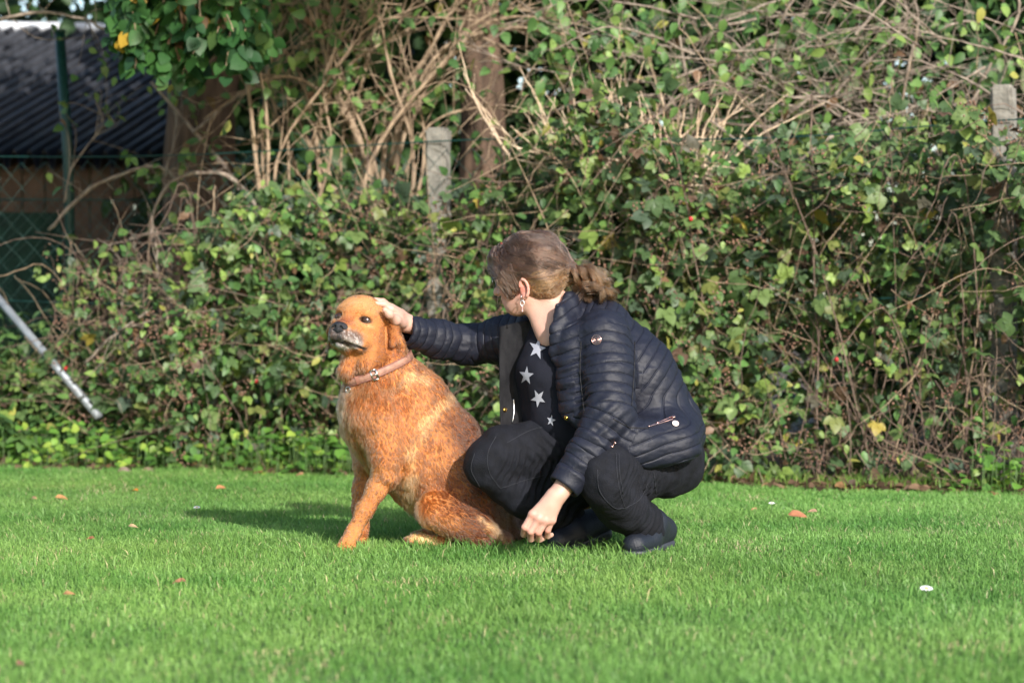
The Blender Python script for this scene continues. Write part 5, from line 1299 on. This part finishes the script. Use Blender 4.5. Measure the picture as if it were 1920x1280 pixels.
# ---- shoes
m_shoe = mat('shoe_fabric', (.008, .011, .020), .55, bump=.3, bscale=260); m_sole = mat('shoe_sole', (.034, .037, .050), .55); m_lace = mat('shoe_lace', (.008, .008, .010), .6)
for (heel, toe, ank, name) in ((G(1124, 8.02, .075), G(1048, 7.90, .036), AN_R + V3(.012, 0, -.012), 'r'), (G(1243, 7.98, .048), G(1190, 7.76, .036), AN_L + V3(.01, .01, 0), 'l')):
    f = nrm(toe - heel); side_ = nrm(np.cross(f, UPV)); up_ = np.cross(side_, f)
    X = Field(); mid = heel * .4 + toe * .6
    X.cone(heel + up_ * .008, mid, .037, .041, .03); X.cone(mid, toe, .041, .034, .02, (side_, 1.1))
    X.cone(heel + up_ * .02, ank + V3(0, 0, .01), .038, .044, .03); X.cone(ank, mid + up_ * .02, .04, .03, .03)
    base = heel - up_ * .022
    X.func((lambda b, u: (lambda p: (p - b) @ u))(base, up_), heel - .25, heel + .25, .004, True)
    v, q = X.mesh(.0045); v[:, 2] = np.maximum(v[:, 2], .006); sh = link('shoe', mesh_np('shoe', v, q), person, m_shoe)
    O = Field(); O.cone(heel - up_ * .028, heel * .45 + toe * .55 - up_ * .026, .034, .032, .02, (side_, 1.12)); O.cone(heel * .45 + toe * .55 - up_ * .026, toe - up_ * .022, .034, .035, .02, (side_, 1.2))
    O.func((lambda b, u: (lambda p: (p - b) @ u))(heel - up_ * .046, up_), heel - .25, heel + .25, .004, True)
    O.func((lambda b, u: (lambda p: -((p - b) @ u)))(heel - up_ * .016, up_), heel - .25, heel + .25, .004, True)
    v, q = O.mesh(.0045); v[:, 2] = np.maximum(v[:, 2], .002); link('sole', mesh_np('sole', v, q), sh, m_sole)
    for k in range(4):
        c = mid * (1 - k * .14) + ank * (k * .14) + up_ * (.040 - k * .003)
        pts = [c + side_ * x * .030 - up_ * (.014 * x * x) + f * (.012 * x * (1 if k % 2 else -1)) for x in np.linspace(-1, 1, 7)]
        v, q, t = tube_arrays(pts, .0032, 6); link('lace', mesh_np('lace', v, [q, t]), sh, m_lace)

# ---- hair: a combed-back head of hair, tied, with loose curls
HT = W(1068, 512, 7.90)                      # hair tie
HF = Field()
HF.ell(K(-.020, 0, .034), (.104, .083, .092), KA, .02)
HF.ell(K(.052, 0, .046), (.062, .070, .060), KA, .03)
HF.cone(K(-.06, 0, .0), HT, .068, .024, .05)
HF.ell(K(-.046, .020, -.040), (.058, .055, .054), KA, .02)
HF.ell(K(.042, .052, -.004), (.036, .020, .056), KA, .02)
HF.ell(K(.050, -.050, .000), (.034, .022, .050), KA, .015)
HF.ell(K(.018, .082, -.056), (.030, .026, .034), KA, .008, True)      # free the ear
HF.ell(K(.10, 0, -.06), (.07, .075, .07), KA, .012, True)            # free the face
HF.ell(K(.030, 0, -.11), (.08, .09, .055), KA, .012, True)
hv, hq = HF.mesh(.0050)
hv = hv + normals_of(hv, hq) * ((fbm(hv, 30, 2, 3) - .5) * .006 - .004)[:, None]
HK = (.028, .016, .010)
m_hairbase = mat('hair_under', HK, .6, vary=.3, scale=60, spec=.3)
hair = link('hair', mesh_np('hair', hv, hq), person, m_hairbase)
hn = normals_of(hv, hq)
def grad(fld, p, e=.004):
    g = np.stack([fld.eval(p + d) - fld.eval(p - d) for d in (V3(e, 0, 0), V3(0, e, 0), V3(0, 0, e))], 1); return nrm(g)
r = np.random.default_rng(8); NS = 15000
fi, p = sample_surface(hv, hq, NS, r)
off = .001 + .004 * r.random(NS) + .012 * np.clip(noise(p, 42, 7) - .45, 0, 1); M = 12; path = [p]; cl = (np.stack([noise(p, 55, 1), noise(p, 55, 2), noise(p, 55, 3)], 1) - .5)
cl2 = (np.stack([noise(p, 22, 4), noise(p, 22, 5), noise(p, 22, 6)], 1) - .5)
cur = p.copy(); step = (.0085 + .006 * r.random(NS))[:, None]
lk0 = (p - KC) @ KA.T
fringe = smoothstep(.030, .085, lk0[:, 0] + .04 * (noise(p, 60, 9) - .5)) * smoothstep(-.05, -.02, lk0[:, 2]) * smoothstep(.115, .09, lk0[:, 2])
for k in range(M - 1):
    g = grad(HF, cur); lk = (cur - KC) @ KA.T
    back_dir = nrm(HT - cur) + .30 * ku * np.clip(lk[:, :1] * 6, 0, 1)
    fr_dir = -ku * .9 + kf * .35 * np.where(lk[:, 2:3] > .07, 1.0, .1) + ks * .22 * np.sign(lk[:, 1:2])
    dirv = fr_dir * fringe[:, None] + back_dir * (1 - fringe[:, None])
    dirv = dirv + cl * .9 + cl2 * .6 + r.normal(0, .07, (NS, 3))
    dirv = nrm(dirv - g * (dirv * g).sum(1)[:, None])
    near = np.linalg.norm(HT - cur, axis=1, keepdims=True) < .02
    nxt = cur + dirv * np.where(near, step * .15, step)
    d = HF.eval(nxt); nxt = nxt - grad(HF, nxt) * (d - off - .014 * (noise(nxt * V3(.6, .6, 1.3), 34, 2) - .35))[:, None]
    path.append(nxt); cur = nxt
P = np.stack(path, 1)
sel = r.choice(NS, 650, replace=False); dist = ((p[:, None] - p[sel][None]) ** 2).sum(2); own = np.argmin(dist, 1)      # hairs gather into locks
P = P + np.linspace(.15, .72, M)[None, :, None] * (P[sel][own] - P); lock = (.55 + .95 * r.random(650))[own]
tone = (.22 + .9 * noise(p, 40, 4) ** 1.6 + .30 * r.random(NS)) * lock
low = smoothstep(.02, -.05, lk0[:, 2])
hc = (V3(.080, .042, .027) * (1 - low[:, None]) + V3(.220, .110, .045) * low[:, None]) * tone[:, None]
m_hair = hair_mat('hair_strand', .36, rad=.5)
rad = np.full(M, .00062); rad[-1] = .0002; rad[0] = .0004
light = r.random(NS) < .05; tone[light] *= 2.2; hc[light] *= 2.0
strands('hair_strands', P, rad, np.clip(hc, .004, .8), hair, m_hair)
# ponytail curls
PT = []; PC = []; Mc = 26
for k in range(30):
    a0 = r.random() * 6.28; curl = .010 + .012 * r.random(); turns = .8 + .9 * r.random()
    end = W(1085 + 58 * r.random() ** .7, 522 + 32 * r.random(), 7.86 + .09 * r.random()); mid = (HT + end) / 2 + V3(r.normal(0, .012), r.normal(0, .02), .012 + .014 * r.random())
    ax = spline([HT, mid, end, end + V3(r.normal(-.01, .02), r.normal(0, .015), -.020 - .014 * r.random())], Mc)
    t = np.linspace(0, 1, Mc); tg = nrm(np.gradient(ax, axis=0)); n1_ = nrm(np.cross(tg, V3(.1, .2, 1))); n2_ = np.cross(tg, n1_)
    core = ax + (n1_ * np.cos(a0 + t * turns * 6.28)[:, None] + n2_ * np.sin(a0 + t * turns * 6.28)[:, None]) * (curl * smoothstep(0, .35, t))[:, None]
    gold = r.random()
    for j in range(75):
        o = r.normal(0, 1, 2) * .0046; sp_ = (.5 + 1.1 * t)[:, None]
        PT.append(core + n1_ * o[0] * sp_ + n2_ * o[1] * sp_ + r.normal(0, .0008, (Mc, 3)))
        PC.append((V3(.040, .022, .014) * (1 - gold) + V3(.130, .068, .030) * gold) * (.5 + .8 * r.random()))
for k in range(260):      # fly-aways
    s0 = P[r.integers(NS), r.integers(2, 6)]; d0 = nrm(s0 - KC) * .5 + nrm(HT - s0) * .8 + r.normal(0, .4, 3)
    PT.append(spline([s0, s0 + d0 * .022, s0 + d0 * .045 + r.normal(0, .010, 3)], Mc)); PC.append(V3(.09, .05, .03))
rad = np.full(Mc, .00048); rad[-1] = .00015
strands('ponytail', np.array(PT), rad, np.array(PC), hair, m_hair)
# beaded hair tie
tie = MB(); m_tie = mat('hair_tie', (.018, .014, .016), .25)
for k in range(16):
    a = k / 16 * 6.2832; tg = nrm(V3(.9, -.1, -.2)); A = frame(tg)
    c = HT + (A[1] * math.cos(a) + A[2] * math.sin(a)) * .025 + r.normal(0, .003, 3)
    b = Field(); b.ell(c, (.006, .006, .006)); v, q = b.mesh(.003); tie.add(v, q)
tie.build('hair_tie', m_tie, hair)
# ---- earring and glasses
er = K(.008, .084, -.080); ear = link('earring', mesh_np('hook', *(lambda a: (a[0], [a[1], a[2]]))(tube_arrays([er + V3(0, 0, .016), er + V3(-.004, -.004, .008), er], .0012, 5))), person, m_silver)
for dz, rr in ((-.006, .0), (-.022, .0024), (-.028, .0020), (-.034, .0028)):
    if rr: disc(er + V3(0, 0, dz), V3(.2, -1, 0), rr, .003, ear, 'bead', mat('earring_bead', (.55, .30, .30), .3))
loop = [er + V3(.006 * math.sin(a) * (1 if a < 3.14 else 1), -.002, -.010 + .008 * math.cos(a)) for a in np.linspace(0, 6.2832, 18)]
v, q, t = tube_arrays(loop, .0014, 5, False); link('hoop', mesh_np('hoop', v, q), ear, m_silver)
m_fr = mat('glasses_frame', (.30, .30, .32), .3, metal=1.0)
gp = [K(.0, .079, .004), K(.05, .074, .006), K(.098, .060, .006)]
v, q, t = tube_arrays(spline(gp, 10), .0013, 5); glasses = link('glasses', mesh_np('glasses_temple', v, [q, t]), person, m_fr)
for s in (1, -1):
    rim = [K(.106 - .006 * abs(math.cos(a)) * (1 if math.cos(a) * s > 0 else 0), s * .032 + .024 * math.cos(a), -.004 + .018 * math.sin(a)) for a in np.linspace(0, 6.2832, 26)]
    v, q, t = tube_arrays(rim, .0012, 5, False); link('rim', mesh_np('rim', v, q), glasses, m_fr)
v, q, t = tube_arrays([K(.108, -.009, .002), K(.112, 0, .005), K(.108, .009, .002)], .0012, 5); link('bridge', mesh_np('bridge', v, [q, t]), glasses, m_fr)
